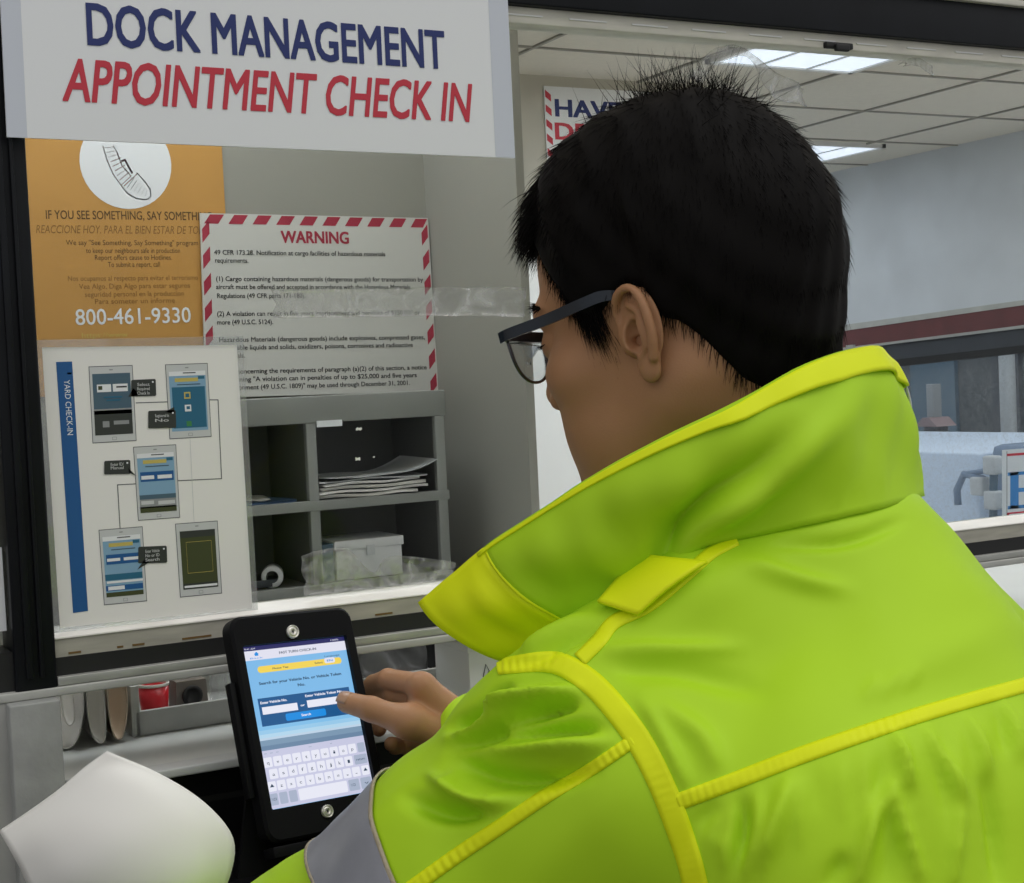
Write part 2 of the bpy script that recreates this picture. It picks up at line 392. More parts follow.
# ceiling: tiles between dark T-bars
mb = MB(); mb.box((-1.2, 0.0, 2.512), (5.7, 6.6, 2.56), M_ceil)
for k in range(-5, 6):
    x = 2.40+0.65*k
    if -1.2 < x < 5.5: mb.box((x-0.006, 0.1, 2.505), (x+0.006, 6.5, 2.513), M_tbar)
for k in range(-4, 6):
    y = 2.71+0.65*k
    if 0.1 < y < 6.5: mb.box((-1.2, y-0.006, 2.506), (5.53, y+0.006, 2.513), M_tbar)
struct(mb.build('ceiling'))
# walls of the office
mb = MB(); mb.box((-1.2, 1.0, 0), (1.18, 1.08, 2.512), M_wall); struct(mb.build('wall_back'))
mb = MB(); mb.box((1.18, 0.655, 0), (1.195, 3.1, 2.512), M_wall); struct(mb.build('wall_side'))
mb = MB(); mb.box((1.195, 3.1, 0), (3.35, 3.18, 2.512), M_wallw); struct(mb.build('wall_partition'))
M_door = mat('white_door_paint', (0.90, 0.90, 0.88), 0.5)
d_ = empty('door_1', (2.85, 3.09, 0)); struct(d_)
mb = MB(); mb.box((2.38, 3.075, 0.0), (3.30, 3.0995, 2.06), M_door, .003); mb.build('door_leaf', d_)
mb = MB(); mb.lathe((3.22, 3.075, 1.0), (0, -1, 0), [(0, 0), (.025, 0), (.025, .006), (.010, .008), (.010, .04), (.026, .045), (.026, .07), (0, .075)], M_alu); mb.build('handle', d_)
mb = MB(); mb.box((3.27, 3.18, 0), (3.35, 6.5, 2.512), M_wallb); struct(mb.build('wall_inner'))
mb = MB(); mb.box((3.35, 6.5, 0), (5.53, 6.58, 2.512), M_wallb); struct(mb.build('wall_far'))
mb = MB(); mb.box((-1.28, 0.1, 0), (-1.2, 1.08, 2.512), M_wall); struct(mb.build('wall_left'))
# right wall with window opening (Y 2.2..4.86, z 0.15..1.62)
mb = MB()
mb.box((5.53, 0.1, 0), (5.62, 2.2, 2.512), M_wallb); mb.box((5.53, 4.86, 0), (5.62, 6.58, 2.512), M_wallb)
mb.box((5.53, 2.2, 1.62), (5.62, 4.86, 2.512), M_wallb); mb.box((5.53, 2.2, 0), (5.62, 4.86, 0.15), M_wallb)
struct(mb.build('wall_right'))
# front wall (outside face at Y=0) around the service windows
mb = MB()
mb.box((-2.4, 0.0, 0), (-0.75, 0.1, 3.0), M_stucco); mb.box((2.6, 0.0, 0), (5.7, 0.1, 3.0), M_stucco)
mb.box((-0.75, -0.02, 1.93), (2.6, 0.1, 3.0), M_stucco)
mb.box((-0.75, 0.0, 0), (2.6, 0.1, 0.70), M_dark)
struct(mb.build('wall_front'))
# dark lower wall panel under the counter lip
mb = MB(); mb.box((-0.75, -0.004, 0.70), (2.6, 0.06, 1.072), M_dark); mb.box((0.28, -0.0055, 1.040), (2.6, -0.003, 1.046), M_gasket)
struct(mb.build('wall_front_lower'))

# ---- service window frame
t = empty('window_1', (0.8, 0.02, 1.165)); struct(t)
mb = MB()
mb.box((0.246, -0.012, 1.172), (0.2845, 0.05, 1.87), M_black, 0.003)      # mullion
mb.box((0.2555, -0.017, 1.19), (0.262, -0.011, 1.86), M_black, 0.001)
mb.box((0.268, -0.018, 1.19), (0.2715, -0.011, 1.86), M_black, 0.001)
mb.box((-0.75, -0.012, 1.868), (2.6, 0.05, 1.932), M_black, 0.002)       # head
mb.box((-0.75, -0.02, 1.922), (2.6, 0.0, 1.934), M_beige, 0.002)
mb.box((0.284, -0.004, 1.187), (2.6, 0.05, 1.2045), M_gasket)             # dark track under the sash
mb.box((-0.75, -0.004, 1.178), (0.247, 0.05, 1.215), M_gasket)
mb.box((2.5, -0.012, 1.176), (2.6, 0.05, 1.87), M_black, 0.003)
mb.build('frame', t)
mb = MB()
mb.poly([(0.2843, -.002, 1.2045), (0.2843, .028, 1.2045), (0.2843, .028, 1.2315), (0.2843, .011, 1.2315), (0.2843, -.002, 1.2235)][::-1], np.array([2.2157, 0, 0]), M_beigef)     # lower sash rail, front face darkened to paint in its shade
mb.poly([(0.2843, -.0035, 1.2225), (0.2843, .0115, 1.2318), (0.2843, .0115, 1.2328), (0.2843, -.0035, 1.2238)][::-1], np.array([2.2157, 0, 0]), M_ledge)  # sloped top in a lighter colour that paints in the sunlight
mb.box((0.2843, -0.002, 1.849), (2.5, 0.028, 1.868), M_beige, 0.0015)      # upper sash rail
for k in range(26): mb.box((0.30+k*0.085, -0.0032, 1.8575), (0.30+k*0.085+0.05, -0.001, 1.8592), M_white)
for (x, w) in ((0.298, .012), (0.345, .006), (0.36, .012), (0.41, .03), (0.62, .02)): mb.box((x, -0.0026, 1.2065), (x+w, -0.001, 1.2085), M_brown)
mb.build('sash', t)
mb = MB(); mb.box((0.289, 0.012, 1.231), (2.5, 0.017, 1.851), M_glass); mb.build('pane', t)
mb = MB(); mb.box((-0.75, 0.012, 1.213), (0.253, 0.017, 1.87), M_glass); mb.build('pane', t)
mb = MB()
mb.box((0.2848, -0.012, 1.1785), (2.6, 0.03, 1.187), M_alu, 0.001)           # aluminium strip
mb.box((-0.75, -0.014, 1.1695), (2.6, 0.05, 1.178), M_alu2, 0.0015)        # sill bar
mb.build('sill', t)
# dark thumb latch on the upper rail
p = on(1, 838, 46, -0.004)
mb = MB(); mb.box(p+[-.022, -.004, -.004], p+[.022, .004, .004], M_gasket, .002); mb.box(p+[-.010, -.009, -.008], p+[.012, -.003, .001], M_gasket, .002)
mb.build('latch', t)

# left grey post and the opening below the window
mb = MB(); mb.box((-0.75, -0.012, 0.70), (0.243, 0.05, 1.1693), M_alu2); mb.box((0.2355, -0.03, 0.70), (0.2825, 0.10, 1.1693), M_post, 0.002); struct(mb.build('trim_1'))
mb = MB(); mb.box((0.287, -0.004, 1.072), (2.6, 0.60, 1.085), M_counter); mb.box((0.287, -0.030, 1.0765), (2.6, -0.002, 1.086), M_lip, 0.002)
tag(mb.build('counter'), 'pale laminate counter running behind the low slot under the window', 'counter')
mb = MB(); mb.box((-1.2, 0.05, 1.170), (2.6, 0.11, 1.178), M_alu2); struct(mb.build('trim_2'))      # underside shelf above the slot
# shelf the tablet stands on
mb = MB(); mb.box((-0.75, -0.23, 0.955), (2.6, -0.006, 0.985), M_dark, 0.003)
for x in (-0.5, 0.3, 1.2, 2.2): mb.poly([(x, -0.006, 0.955), (x, -0.20, 0.955), (x, -0.006, 0.75)], np.array([0.02, 0, 0]), M_dark)
tag(mb.build('ledge'), 'black ledge on the wall under the service window', 'shelf')

# thin paper that lets daylight through
M_thin = bpy.data.materials.new('backlit_paper'); M_thin.use_nodes = True
_n = M_thin.node_tree; _n.nodes.clear(); _a = _n.nodes.new('ShaderNodeOutputMaterial'); _d = _n.nodes.new('ShaderNodeBsdfDiffuse'); _e = _n.nodes.new('ShaderNodeBsdfTranslucent'); _m = _n.nodes.new('ShaderNodeMixShader')
_d.inputs[0].default_value = (.85, .85, .84, 1); _e.inputs[0].default_value = (.90, .93, .95, 1); _m.inputs[0].default_value = .6
_n.links.new(_d.outputs[0], _m.inputs[1]); _n.links.new(_e.outputs[0], _m.inputs[2]); _n.links.new(_m.outputs[0], _a.inputs[0])
# ---- right window (seen through the office)
def rw(x, y, X=5.525): return on(0, x, y, X)
def band(mb, pxs, m, X=5.525, th=0.05, ext=1.15):
    # pxs: left-top, right-top, right-bottom, left-bottom pixels at x~836..1024, continued past the frame
    a, b, c, d = [np.array(q, float) for q in pxs]
    b2 = a+(b-a)*ext; c2 = d+(c-d)*ext
    mb.poly([rw(*a, X), rw(*d, X), rw(*c2, X), rw(*b2, X)], np.array([th, 0, 0]), m)
t = empty('window_2', (5.53, 3.5, 0.6)); struct(t)
mb = MB()
band(mb, [(822, 328), (1024, 300), (1024, 305), (822, 334)], M_alu2, 5.50, .04, 1.4)
band(mb, [(822, 334), (1024, 305), (1024, 325), (822, 350.5)], M_maroon, 5.505, .06, 1.4)
band(mb, [(838, 348.3), (1024, 325), (1024, 328), (838, 350.5)], M_alu, 5.495, .05, 1.4)
band(mb, [(838, 350.5), (1024, 328), (1024, 352.7), (838, 373)], M_dgrey, 5.515, .05, 1.4)
band(mb, [(838, 366), (1024, 345), (1024, 352.7), (838, 373)], M_gasket, 5.512, .05, 1.4)
mb.poly([rw(822, 345, 5.505), rw(822, 600, 5.505), rw(838, 600, 5.505), rw(838, 345, 5.505)], np.array([.06, 0, 0]), M_maroon)
mb.box((5.49, 4.78, 1.50), (5.51, 4.84, 1.56), M_alu)
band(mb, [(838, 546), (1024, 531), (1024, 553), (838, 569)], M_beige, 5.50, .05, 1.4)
band(mb, [(838, 569), (1024, 553), (1024, 566), (838, 582)], M_gasket, 5.53, .04, 1.4)
band(mb, [(838, 577), (1024, 561), (1024, 571), (838, 588)], M_dgrey, 5.515, .04, 1.4)
band(mb, [(838, 588), (1024, 571), (1024, 583), (838, 600)], M_maroon, 5.505, .04, 1.4)
mb.build('frame', t)
mb = MB(); mb.poly([rw(838, 366, 5.56), rw(838, 720, 5.56), rw(1110, 720, 5.56), rw(1110, 340, 5.56)], np.array([.006, 0, 0]), M_dirty); mb.build('pane', t)
# white notice with blue lettering on the right window
PN = Panel(rw(1002, 450, 5.548), rw(1090, 444, 5.548), rw(1090, 523, 5.548), rw(1002, 532, 5.548))
PN.slab(M_thin, 0.0012)
def tpx(pan, s, x0, y0, x1, cap, m, bold=0.0, shear=0.0, w=0.0005):
    """text whose baseline runs from pixel (x0,y0); cap height in pixels"""
    a = uvof(pan, x0, y0); b = uvof(pan, x1, y0); c = uvof(pan, x0, y0-cap)
    pan.text(s, a[0], b[0], a[1], a[1]-c[1], m, bold, shear, w)
def uvof(pan, x, y):
    d = ray(x, y); tl, tr, br, bl = pan.q; t = ((tl-CAM)@pan.n)/(d@pan.n); P = CAM+d*t-tl
    A = np.stack([tr-tl, bl-tl], 1); return np.linalg.lstsq(A, P, rcond=None)[0]
M_bb = mat('bright_blue_ink', (0.06, 0.26, 0.62), .5)
for r_ in ((.10, .28, .20, .73), (.07, .28, .62, .32), (.07, .69, .62, .73), (.2, .48, .5, .53), (.55, .32, .62, .40), (.55, .61, .62, .69)): PN.rect(*r_, M_bb)
PN.rect(.06, .77, 1, .79, M_red); PN.text('W', .10, .30, .92, .10, M_mgrey, 0.01)
PN.line([(.06, .02), (.06, .98)], .012, M_mgrey); PN.rect(.06, .05, .3, .08, M_red); PN.rect(.06, .78, .09, .95, M_red)
tag(PN.mb.build('notice'), 'white notice with a big blue letter stuck in the far right window', 'sign')

# ---- the yard beyond the right window
mb = MB(); mb.box((16, 2, -1.2), (16.4, 40, 6.0), mat('far_wall_dark', (0.085, 0.093, 0.097), .8, noise=.25, nscale=1.5))
far = empty('warehouse', (16, 20, -1.2)); tag(far, 'dark grey warehouse across the yard seen through the right window', 'building')
mb.build('wall', far)
for i, (y, w, z0, z1, mm) in enumerate([(12.2, .25, -1.2, 6, M_mgrey), (13.6, .5, -1.2, 3, M_dgrey), (15.0, .9, .2, 2.4, M_slate), (17.2, .3, -1.2, 6, M_mgrey), (18.4, .8, .3, 2.6, M_slate)]):
    m2 = MB(); m2.box((15.93, y-w/2, z0), (16.02, y+w/2, z1), mm); m2.build('window' if mm is M_slate else 'downpipe' if mm is M_mgrey else 'door', far)
mb = MB(); p = on(0, 1008, 400, 13.0); mb.tube([(13, p[1], -1.2), (13, p[1], 6)], .09, M_lgrey, 10); mb.tube([(13, p[1], 4.6), (12.2, p[1], 4.9)], .05, M_lgrey, 8)
tag(mb.build('lamp_post'), 'pale lamp post in the yard seen through the right window', 'post')
p = on(0, 929, 422, 12.0); mb = MB()
mb.box((12.0, p[1]-.09, -1.2), (12.2, p[1]+.09, p[2]-.05), M_dgrey, .01); mb.poly([(11.95, p[1]-.17, p[2]-.05), (11.95, p[1]+.17, p[2]-.05), (11.95, p[1]+.05, p[2]+.05), (11.95, p[1]-.05, p[2]+.05)], np.array([.3, 0, 0]), mat('faded_red', (.30, .20, .20), .7))
mb.box((12.02, p[1]-.05, p[2]+.05), (12.15, p[1]+.05, p[2]+.42), M_mgrey, .01)
tag(mb.build('hydrant_post'), 'slim dark post with a faded reddish cap far across the yard', 'post')
M_trk = mat('truck_white', (0.74, 0.84, 0.97), .4); M_trkb = mat('truck_steel_blue', (0.20, 0.28, 0.40), .4); M_tyre = mat('tyre_rubber', (.02, .02, .02), .8)
tr = empty('trailer', (8.5, 8.6, -1.2)); tag(tr, 'white box trailer parked outside the right window', 'trailer')
a = on(0, 975, 453, 8.5); zt = a[2]
mb = MB(); mb.box((8.5, a[1]-.02, -.35), (11.0, a[1]+7.5, zt), M_trk, .02); mb.build('body', tr)
for k, dy in enumerate((.9, 2.1, 5.6)):
    m2 = MB(); m2.lathe((8.55, a[1]+dy, -.72), (1, 0, 0), [(0, 0), (.25, 0), (.46, .03), (.48, .12), (.46, .26), (0, .28)], M_tyre); m2.build('wheel', tr)
m2 = MB(); m2.box((8.55, a[1]+.1, -.55), (10.9, a[1]+7.3, -.35), M_trkb); m2.build('chassis', tr)
tk = empty('truck', (8.6, a[1]-1.3, -1.2)); tag(tk, 'steel blue truck cab with a mirror arm in front of the white trailer', 'truck')
mb = MB(); mb.box((8.6, a[1]-2.3, -.75), (10.9, a[1]-.06, zt+.06), M_trkb, .06); mb.build('cab', tk)
mb = MB(); mb.box((8.585, a[1]-1.9, .15), (8.61, a[1]-.9, .62), M_slate, .01); mb.build('window', tk)
mb = MB()
q = lambda x, y: on(0, x, y, 8.35)
mb.tube([q(958, 505), q(957, 490), q(964, 474), q(984, 479)], .028, M_trkb, 8); mb.tube([q(964, 474), q(990, 470)], .02, M_trkb, 8)
mb.tube([q(994, 458), q(993, 520)], .03, M_slate, 8); mb.build('mirror_arm', tk)
for (x, y) in ((980, 486), (993, 465), (994, 500)):
    m2 = MB(); c = q(x, y); m2.obox(c, np.eye(3), (.05, .06, .07), M_lgrey, .02); m2.build('mirror', tk)
for dy in (1.7,):
    m2 = MB(); m2.lathe((8.55, a[1]-dy, -.72), (1, 0, 0), [(0, 0), (.25, 0), (.46, .03), (.48, .12), (.46, .26), (0, .28)], M_tyre); m2.build('wheel', tk)
for i, (x, mm, lab) in enumerate(((942, M_lgrey, 'pale bollard farthest from the white notice in the yard'), (957, M_trkb, 'steel blue bollard next to the farthest pale one in the yard'), (973, M_lgrey, 'pale bollard between two steel blue ones in the yard'), (988, M_trkb, 'steel blue bollard closest to the white notice in the yard'))):
    c = on(0, x, 522+(i % 2)*3, 7.4); r = .055
    m2 = MB(); m2.lathe((c[0], c[1], -1.2), (0, 0, 1), [(0, 0), (r*1.1, 0), (r, .1), (r*.95, c[2]+1.2-.06), (r*.7, c[2]+1.2), (0, c[2]+1.2)], mm, 14)
    tag(m2.build('bollard'), lab, 'bollard', 'bollards beside the truck')

# ---- ceiling lights: two visible panels, the unseen rest added to brighten the office
def troffer(x0, y0, w, d, label, lampn):
    t = empty('ceiling_light', (x0+w/2, y0+d/2, 2.49)); tag(t, label, 'ceiling light', 'ceiling light panels of the office')
    mb = MB(); f = .022
    for (a, b) in (((x0, y0), (x0+w, y0+f)), ((x0, y0+d-f), (x0+w, y0+d)), ((x0, y0), (x0+f, y0+d)), ((x0+w-f, y0), (x0+w, y0+d))):
        mb.box((*a, 2.492), (*b, 2.512), M_white)
    mb.build('frame', t)
    mb = MB(); mb.box((x0+f, y0+f, 2.498), (x0+w-f, y0+d-f, 2.508), M_lampd if lampn else M_fill)
    mb.build('diffuser', t)
    for k in (1, 2):
        mb = MB(); mb.box((x0+w*k/3-.006, y0+f, 2.494), (x0+w*k/3+.006, y0+d-f, 2.499), M_lgrey); mb.build('louvre', t)
troffer(3.06, 2.06, .64, .64, 'lit ceiling light panel above the head near the front glass', 1)
troffer(4.48, 4.07, .64, .64, 'small lit ceiling light panel far back by the right wall', 1)
troffer(1.7, 1.4, .64, .64, 'added unseen ceiling light panel over the middle of the office behind the hanging sign', 0)  # from here on: unseen panels, added to light the interior
troffer(2.41, 1.40, .64, .64, 'added unseen ceiling light panel in front of the white door', 0)
troffer(3.70, 1.40, .64, .64, 'added unseen ceiling light panel second in from the front glass on the right', 0)
troffer(3.70, 4.07, .64, .64, 'added ceiling light panel hidden behind the head', 0)
troffer(4.35, 5.37, .64, .64, 'added unseen ceiling light panel in the far corner behind the partition', 0)
troffer(4.80, 2.06, .64, .64, 'added unseen ceiling light panel by the right wall nearer the front glass', 0)
troffer(2.40, 0.74, .64, .64, 'added unseen ceiling light panel above the head, nearest the window', 0)
troffer(3.70, 0.74, .64, .64, 'added unseen ceiling light panel near the front glass beyond the head', 0)
troffer(0.3, 0.30, .64, .64, 'added unseen ceiling light panel over the pigeonhole alcove', 0)

# ================================================================ SIGNS AND PAPERS
# hanging sign
_l = on(1, 7, 137, -.024); _r = on(1, 515, 158, -.024)
SG = Panel((_l[0]+.002, -.024, 1.905), (_r[0], -.024, 1.905), _r, _l); SG.slab(M_lam, .0025)
SG.rect(0, 0, .034, 1, M_lamm, .0002); SG.rect(.955, 0, 1, 1, M_lamm, .0002)
tpx(SG, 'DOCK MANAGEMENT', 88, 44, 443, 40.5, M_navy, .022); tpx(SG, 'APPOINTMENT CHECK IN', 63, 100, 471, 41.5, M_red, .018, .22)
def line_px(pan, s, x0, y0, x1, y1, cap, m, bold=0, shear=0):   # text on a sloping baseline
    a = uvof(pan, x0, y0); b = uvof(pan, x1, y1); c = uvof(pan, x0, y0-cap)
    pan.text(s, a[0], b[0], (a[1]+b[1])/2, a[1]-c[1], m, bold, shear)
sg = SG.mb.build('hanging_sign'); tag(sg, 'wide white hanging sign reading DOCK MANAGEMENT APPOINTMENT CHECK IN', 'sign')

# orange security poster on the back wall
OP = Panel((.475, .996, 1.99), (.802, .996, 1.99), (.802, .996, 1.46), (.475, .996, 1.46)); OP.slab(M_orange, .002)
c = uvof(OP, 126, 163); r = uvof(OP, 126, 209)[1]-c[1]; OP.disc(c[0], c[1], r, M_lam)
M_gb = mat('grey_blue_ink', (.20, .23, .24), .6); M_pk = mat('pale_red_ink', (.48, .14, .12), .6)
OP.line([uvof(OP, *p) for p in ((103, 146), (107, 160), (113, 174), (123, 188))], .003, M_pk); OP.line([uvof(OP, *p) for p in ((113, 146), (117, 152), (122, 166), (131, 176))], .003, M_pk)
for i in range(9): OP.line([uvof(OP, 104+i*2.2, 148+i*4.6), uvof(OP, 114.5+i*2.1, 147+i*3.6)], .0022, M_pk)
OP.line([uvof(OP, *p) for p in ((122, 161), (125, 160), (132, 173))], .006, M_redd); OP.line([uvof(OP, 124, 186), uvof(OP, 137, 174)], .003, M_pk)
OP.line([uvof(OP, *p) for p in ((123, 188), (128, 194), (137, 199), (147, 199.5), (151, 196), (150, 189), (145, 182), (137, 173))], .0035, M_gb)
for i in range(6): OP.line([uvof(OP, 127+i*3.6, 188+i*1.6), uvof(OP, 134+i*2.6, 178+i*2.6)], .0018, M_gb)
line_px(OP, 'IF YOU SEE SOMETHING, SAY SOMETHING', 46, 217, 212, 222, 8.5, M_brown, .012)
line_px(OP, 'REACCIONE HOY. PARA EL BIEN ESTAR DE TODOS', 36, 231, 214, 236, 8.0, M_brown2, 0, .2)
for (s, x0, x1, y) in (('We say "See Something, Say Something" program', 66, 198, 245), ('to keep our neighbours safe in production', 86, 180, 253), ('Report offers cause to Hotlines.', 95, 172, 260), ('To submit a report, call', 108, 160, 267)):
    tpx(OP, s, x0, y, x1, 5.0, M_brown)
for (s, x0, x1, y) in (('Nos ocupamos al respecto para evitar el terrorismo', 68, 198, 281), ('Vea Algo, Diga Algo para estar seguros', 79, 190, 289), ('seguridad personal en la produccion', 85, 184, 297), ('Para someter un informe', 95, 175, 304)):
    tpx(OP, s, x0, y, x1, 5.0, M_brown2)
tpx(OP, '800-461-9330', 76, 325, 191, 15.5, M_lam, .008); tpx(OP, 'https://www', 82, 338, 128, 5, M_gold)
tag(OP.mb.build('poster'), 'orange security poster with white circle and phone number on the back wall', 'poster')

# warning sign with striped border standing in front of it
wq = [on(1, *p, .985) for p in ((200, 213), (428, 218), (438.5, 391), (206, 398))]
WS = Panel(*wq); WS.slab(mat('warning_card', (0.66, 0.65, 0.60), .5), .004)
def stripes(pan, n_top, n_side, bu, bv, m, lean=.012):
    for i in range(n_top):
        u = (i+.15)/n_top
        for v0 in (0.006,):
            pan.pl([(u+.025, v0), (min(u+.083, .995), v0), (u+.058, v0+bv), (u, v0+bv)], m)
    for i in range(n_side):
        v = (i+.25)/n_side
        for u0 in (.006, 1-bu-.006):
            pan.pl([(u0, v+.05), (u0+bu, v), (u0+bu, v+.075), (u0, v+.125)], m)
stripes(WS, 10, 7, .03, .05, M_redd)
tpx(WS, 'WARNING', 281, 242.5, 348, 11.5, M_redd, .03)
BT = [('49 CFR 173.28. Notification at cargo facilities of hazardous materials', 214, 384, 254.5), ('requirements.', 215, 248, 262.5),
      ('(1) Cargo containing hazardous materials (dangerous goods) for transportation by', 216, 421, 281), ('aircraft must be offered and accepted in accordance with the Hazardous Materials', 216, 408, 289), ('Regulations (49 CFR parts 171-180).', 217, 304, 298),
      ('(2) A violation can result in five years imprisonment and penalties of $250,000 or', 217, 417, 316), ('more (49 U.S.C. 5124).', 217, 272, 324.5),
      ('Hazardous Materials (dangerous goods) include explosives, compressed gases,', 219, 421, 342), ('flammable liquids and solids, oxidizers, poisons, corrosives and radioactive', 220, 409, 350), ('materials.', 220, 244, 358),
      ('Signs concerning the requirements of paragraph (a)(2) of this section, a notice', 221, 422, 374), ('containing "A violation can in penalties of up to $25,000 and five years', 221, 412, 382), ('imprisonment (49 U.S.C. 1809)" may be used through December 31, 2001.', 222, 405, 390)]
for s, x0, x1, y in BT: tpx(WS, s, x0, y, x1, 4.6, M_ink, .012)
tag(WS.mb.build('warning_sign'), 'white WARNING sign with red striped border above the pigeonhole cabinet', 'sign')

# sign on the partition, mostly behind the head
HS = Panel((2.655, 3.094, 2.475), (3.25, 3.094, 2.475), (3.25, 3.094, 2.10), (2.655, 3.094, 2.10)); HS.slab(M_lam, .003)
for i in range(7):
    v = .035+i*.135
    HS.pl([(.006, v), (.045, v+.045), (.045, v+.11), (.006, v+.065)], M_red)
tpx(HS, 'HAVE', 556, 116, 620, 16.5, M_navy, .03); tpx(HS, 'DRIVER', 556, 139, 642, 16, M_red, .03)
tag(HS.mb.build('wall_sign'), 'white sign with red striped edge and the word HAVE behind the head', 'sign')

# yard check-in sheet in a clear sleeve on the glass
yq = [on(1, *p, .004) for p in ((42, 347.5), (237, 345), (252.5, 608), (60, 628))]
t = empty('instruction_sheet', (yq[2]+yq[3])/2); tag(t, 'white YARD CHECK-IN instruction sheet with small tablet pictures taped to the glass', 'paper')
YS = Panel(*yq); YS.slab(M_paper, .0008)
U = lambda x, y: tuple(uvof(YS, x, y))
YS.pl([U(56, 362), U(72, 361.5), U(88, 611), U(73, 613)], M_blue)
a = uvof(YS, 63.5, 380); b = uvof(YS, 71, 435); YS.vtext('YARD CHECK-IN', a[0]+.002, .028, a[1], b[1], M_lam, .02); YS.rect(.115, .09, .135, .097, M_lgrey)
def tab(px4, style):
    tl, tr, br, bl = [np.array(U(*p)) for p in px4]
    def q(u, v): return tuple(tl*(1-u)*(1-v)+tr*u*(1-v)+br*u*v+bl*(1-u)*v)
    def R(u0, v0, u1, v1, m, w): YS.pl([q(u0, v0), q(u1, v0), q(u1, v1), q(u0, v1)], m, w)
    R(0, 0, 1, 1, M_inkg, .0002); R(.015, .01, .985, .99, M_lgrey, .0003); R(.46, .045, .54, .06, M_mgrey, .0004); R(.45, .93, .55, .97, M_mgrey, .0004); R(.46, .935, .54, .965, M_lgrey, .00045)
    s = .0004
    if style == 0:
        R(.07, .10, .93, .90, M_slate, s); R(.07, .58, .93, .90, M_char, s+.0001); R(.07, .56, .93, .63, M_mgrey, s+.0001); R(.16, .24, .48, .34, M_lam, s+.0002); R(.52, .24, .86, .34, M_lam, s+.0002)
        R(.19, .26, .28, .31, M_grn, s+.0003); R(.6, .27, .84, .29, M_ink, s+.0003); R(.3, .4, .72, .42, M_teal, s+.0003); R(.36, .44, .68, .46, M_teal, s+.0003); R(.25, .72, .4, .8, M_mgrey, s+.0002); R(.5, .72, .85, .77, M_mgrey, s+.0002)
    elif style == 4:
        R(.09, .11, .92, .90, M_grn, s); R(.09, .11, .92, .2, M_char, s+.0001); R(.09, .82, .92, .9, M_char, s+.0001); R(.12, .85, .9, .88, M_lam, s+.0002)
        for (u0, v0, u1, v1) in ((.22, .26, .82, .265), (.22, .68, .82, .685), (.22, .26, .225, .68), (.815, .26, .82, .68)): R(u0, v0, u1, v1, M_gold, s+.0002)
    else:
        R(.07, .10, .93, .90, M_sky, s); R(.07, .10, .93, .16, M_lam, s+.0001); R(.4, .115, .7, .13, M_inkg, s+.0002)
        R(.2, .19, .75, .24, M_gold, s+.0001); R(.75, .17, .9, .21, M_teal, s+.0001); R(.25, .27, .8, .285, M_slate, s+.0001)
        if style == 1:
            R(.12, .31, .9, .86, M_teal, s+.0001); R(.4, .38, .55, .47, M_gold, s+.0002); R(.4, .55, .55, .64, M_lam, s+.0002); R(.42, .77, .54, .84, mat('print_green', (.05, .25, .08), .5), s+.0002); R(.43, .4, .52, .45, M_teal, s+.0003); R(.44, .57, .52, .61, M_teal, s+.0003)
        if style == 2:
            R(.12, .35, .9, .48, M_blue, s+.0001); R(.14, .40, .44, .45, M_lam, s+.0002); R(.52, .40, .86, .45, M_lam, s+.0002); R(.07, .66, .93, .72, M_slate, s+.0001); R(.07, .72, .93, .84, M_mgrey, s+.0001); R(.07, .82, .93, .90, M_grn, s+.0001)
            R(.1, .74, .4, .79, M_lgrey, s+.0002); R(.5, .75, .9, .80, M_lgrey, s+.0002)
        if style == 3:
            R(.12, .34, .9, .47, M_blue, s+.0001); R(.14, .39, .44, .43, M_lam, s+.0002); R(.52, .39, .86, .43, M_lam, s+.0002); R(.07, .6, .93, .68, M_teal, s+.0001); R(.1, .69, .93, .72, M_lam, s+.0002); R(.07, .75, .93, .82, M_blue, s+.0001); R(.12, .76, .5, .81, M_lam, s+.0002); R(.07, .84, .93, .90, M_grn, s+.0001)
tab([(88.5, 366.5), (132.5, 365), (136.5, 441), (92.5, 443.5)], 0); tab([(165, 364.5), (207.5, 363), (211.5, 437), (169.5, 439.5)], 1)
tab([(133, 447), (176, 444.5), (180, 518), (138, 521)], 2); tab([(98.5, 530), (142.5, 526.5), (147, 601.5), (104, 605.5)], 3); tab([(175, 524), (217.5, 521), (222, 594), (180, 598)], 4)
def L(*p): YS.line([U(*q) for q in p], .0035, M_inkg, .00015)
L((136, 403), (167, 402)); L((210, 400), (218, 400), (221.5, 479), (178, 481)); L((136, 484), (117.5, 485), (120, 528)); 
YS.line([U(190, 440), U(194, 522)], .0018, M_lgrey, .00015)
def callout(x0, y0, x1, y1, tip, lines):
    YS.pl([U(x0, y0+1), U(x0+1, y0), U(x1-1, y0-1), U(x1, y0), U(x1+.5, y1-1), U(x1-.5, y1), U(x0+1, y1+.5), U(x0, y1)], M_char, .0008)
    if tip: YS.pl([U(*p) for p in tip], M_char, .0008)
    for k, s in enumerate(lines):
        y = y0+(y1-y0)*(.32+.27*k); w = (x1-x0)*.42; cx = (x0+x1)/2; tpx(YS, s, cx-w/2-1, y+1, cx+w/2+1, 3.0, M_lgrey, .01, 0, .0012)
    YS.disc(*U(x1-3, y0+2), .0035, M_lam, .0012, 10)
callout(131, 380, 155.5, 396, [(133, 388), (128, 397), (140, 395)], ['Select', 'Required', 'Check In']); callout(148, 411, 175.5, 428, [(165, 412), (174, 407), (174, 414)], ['Registered In', 'No'])
callout(104, 461, 130, 474, [(128, 468), (136, 476), (129, 473)], ['Enter ID/', 'Manual']); callout(138, 547, 166.5, 563, [(144, 560), (137, 570), (153, 560)], ['Enter Vehicle', 'No or ID', 'Search'])
YS.mb.build('sheet', t)
mb = MB(); z = .0022
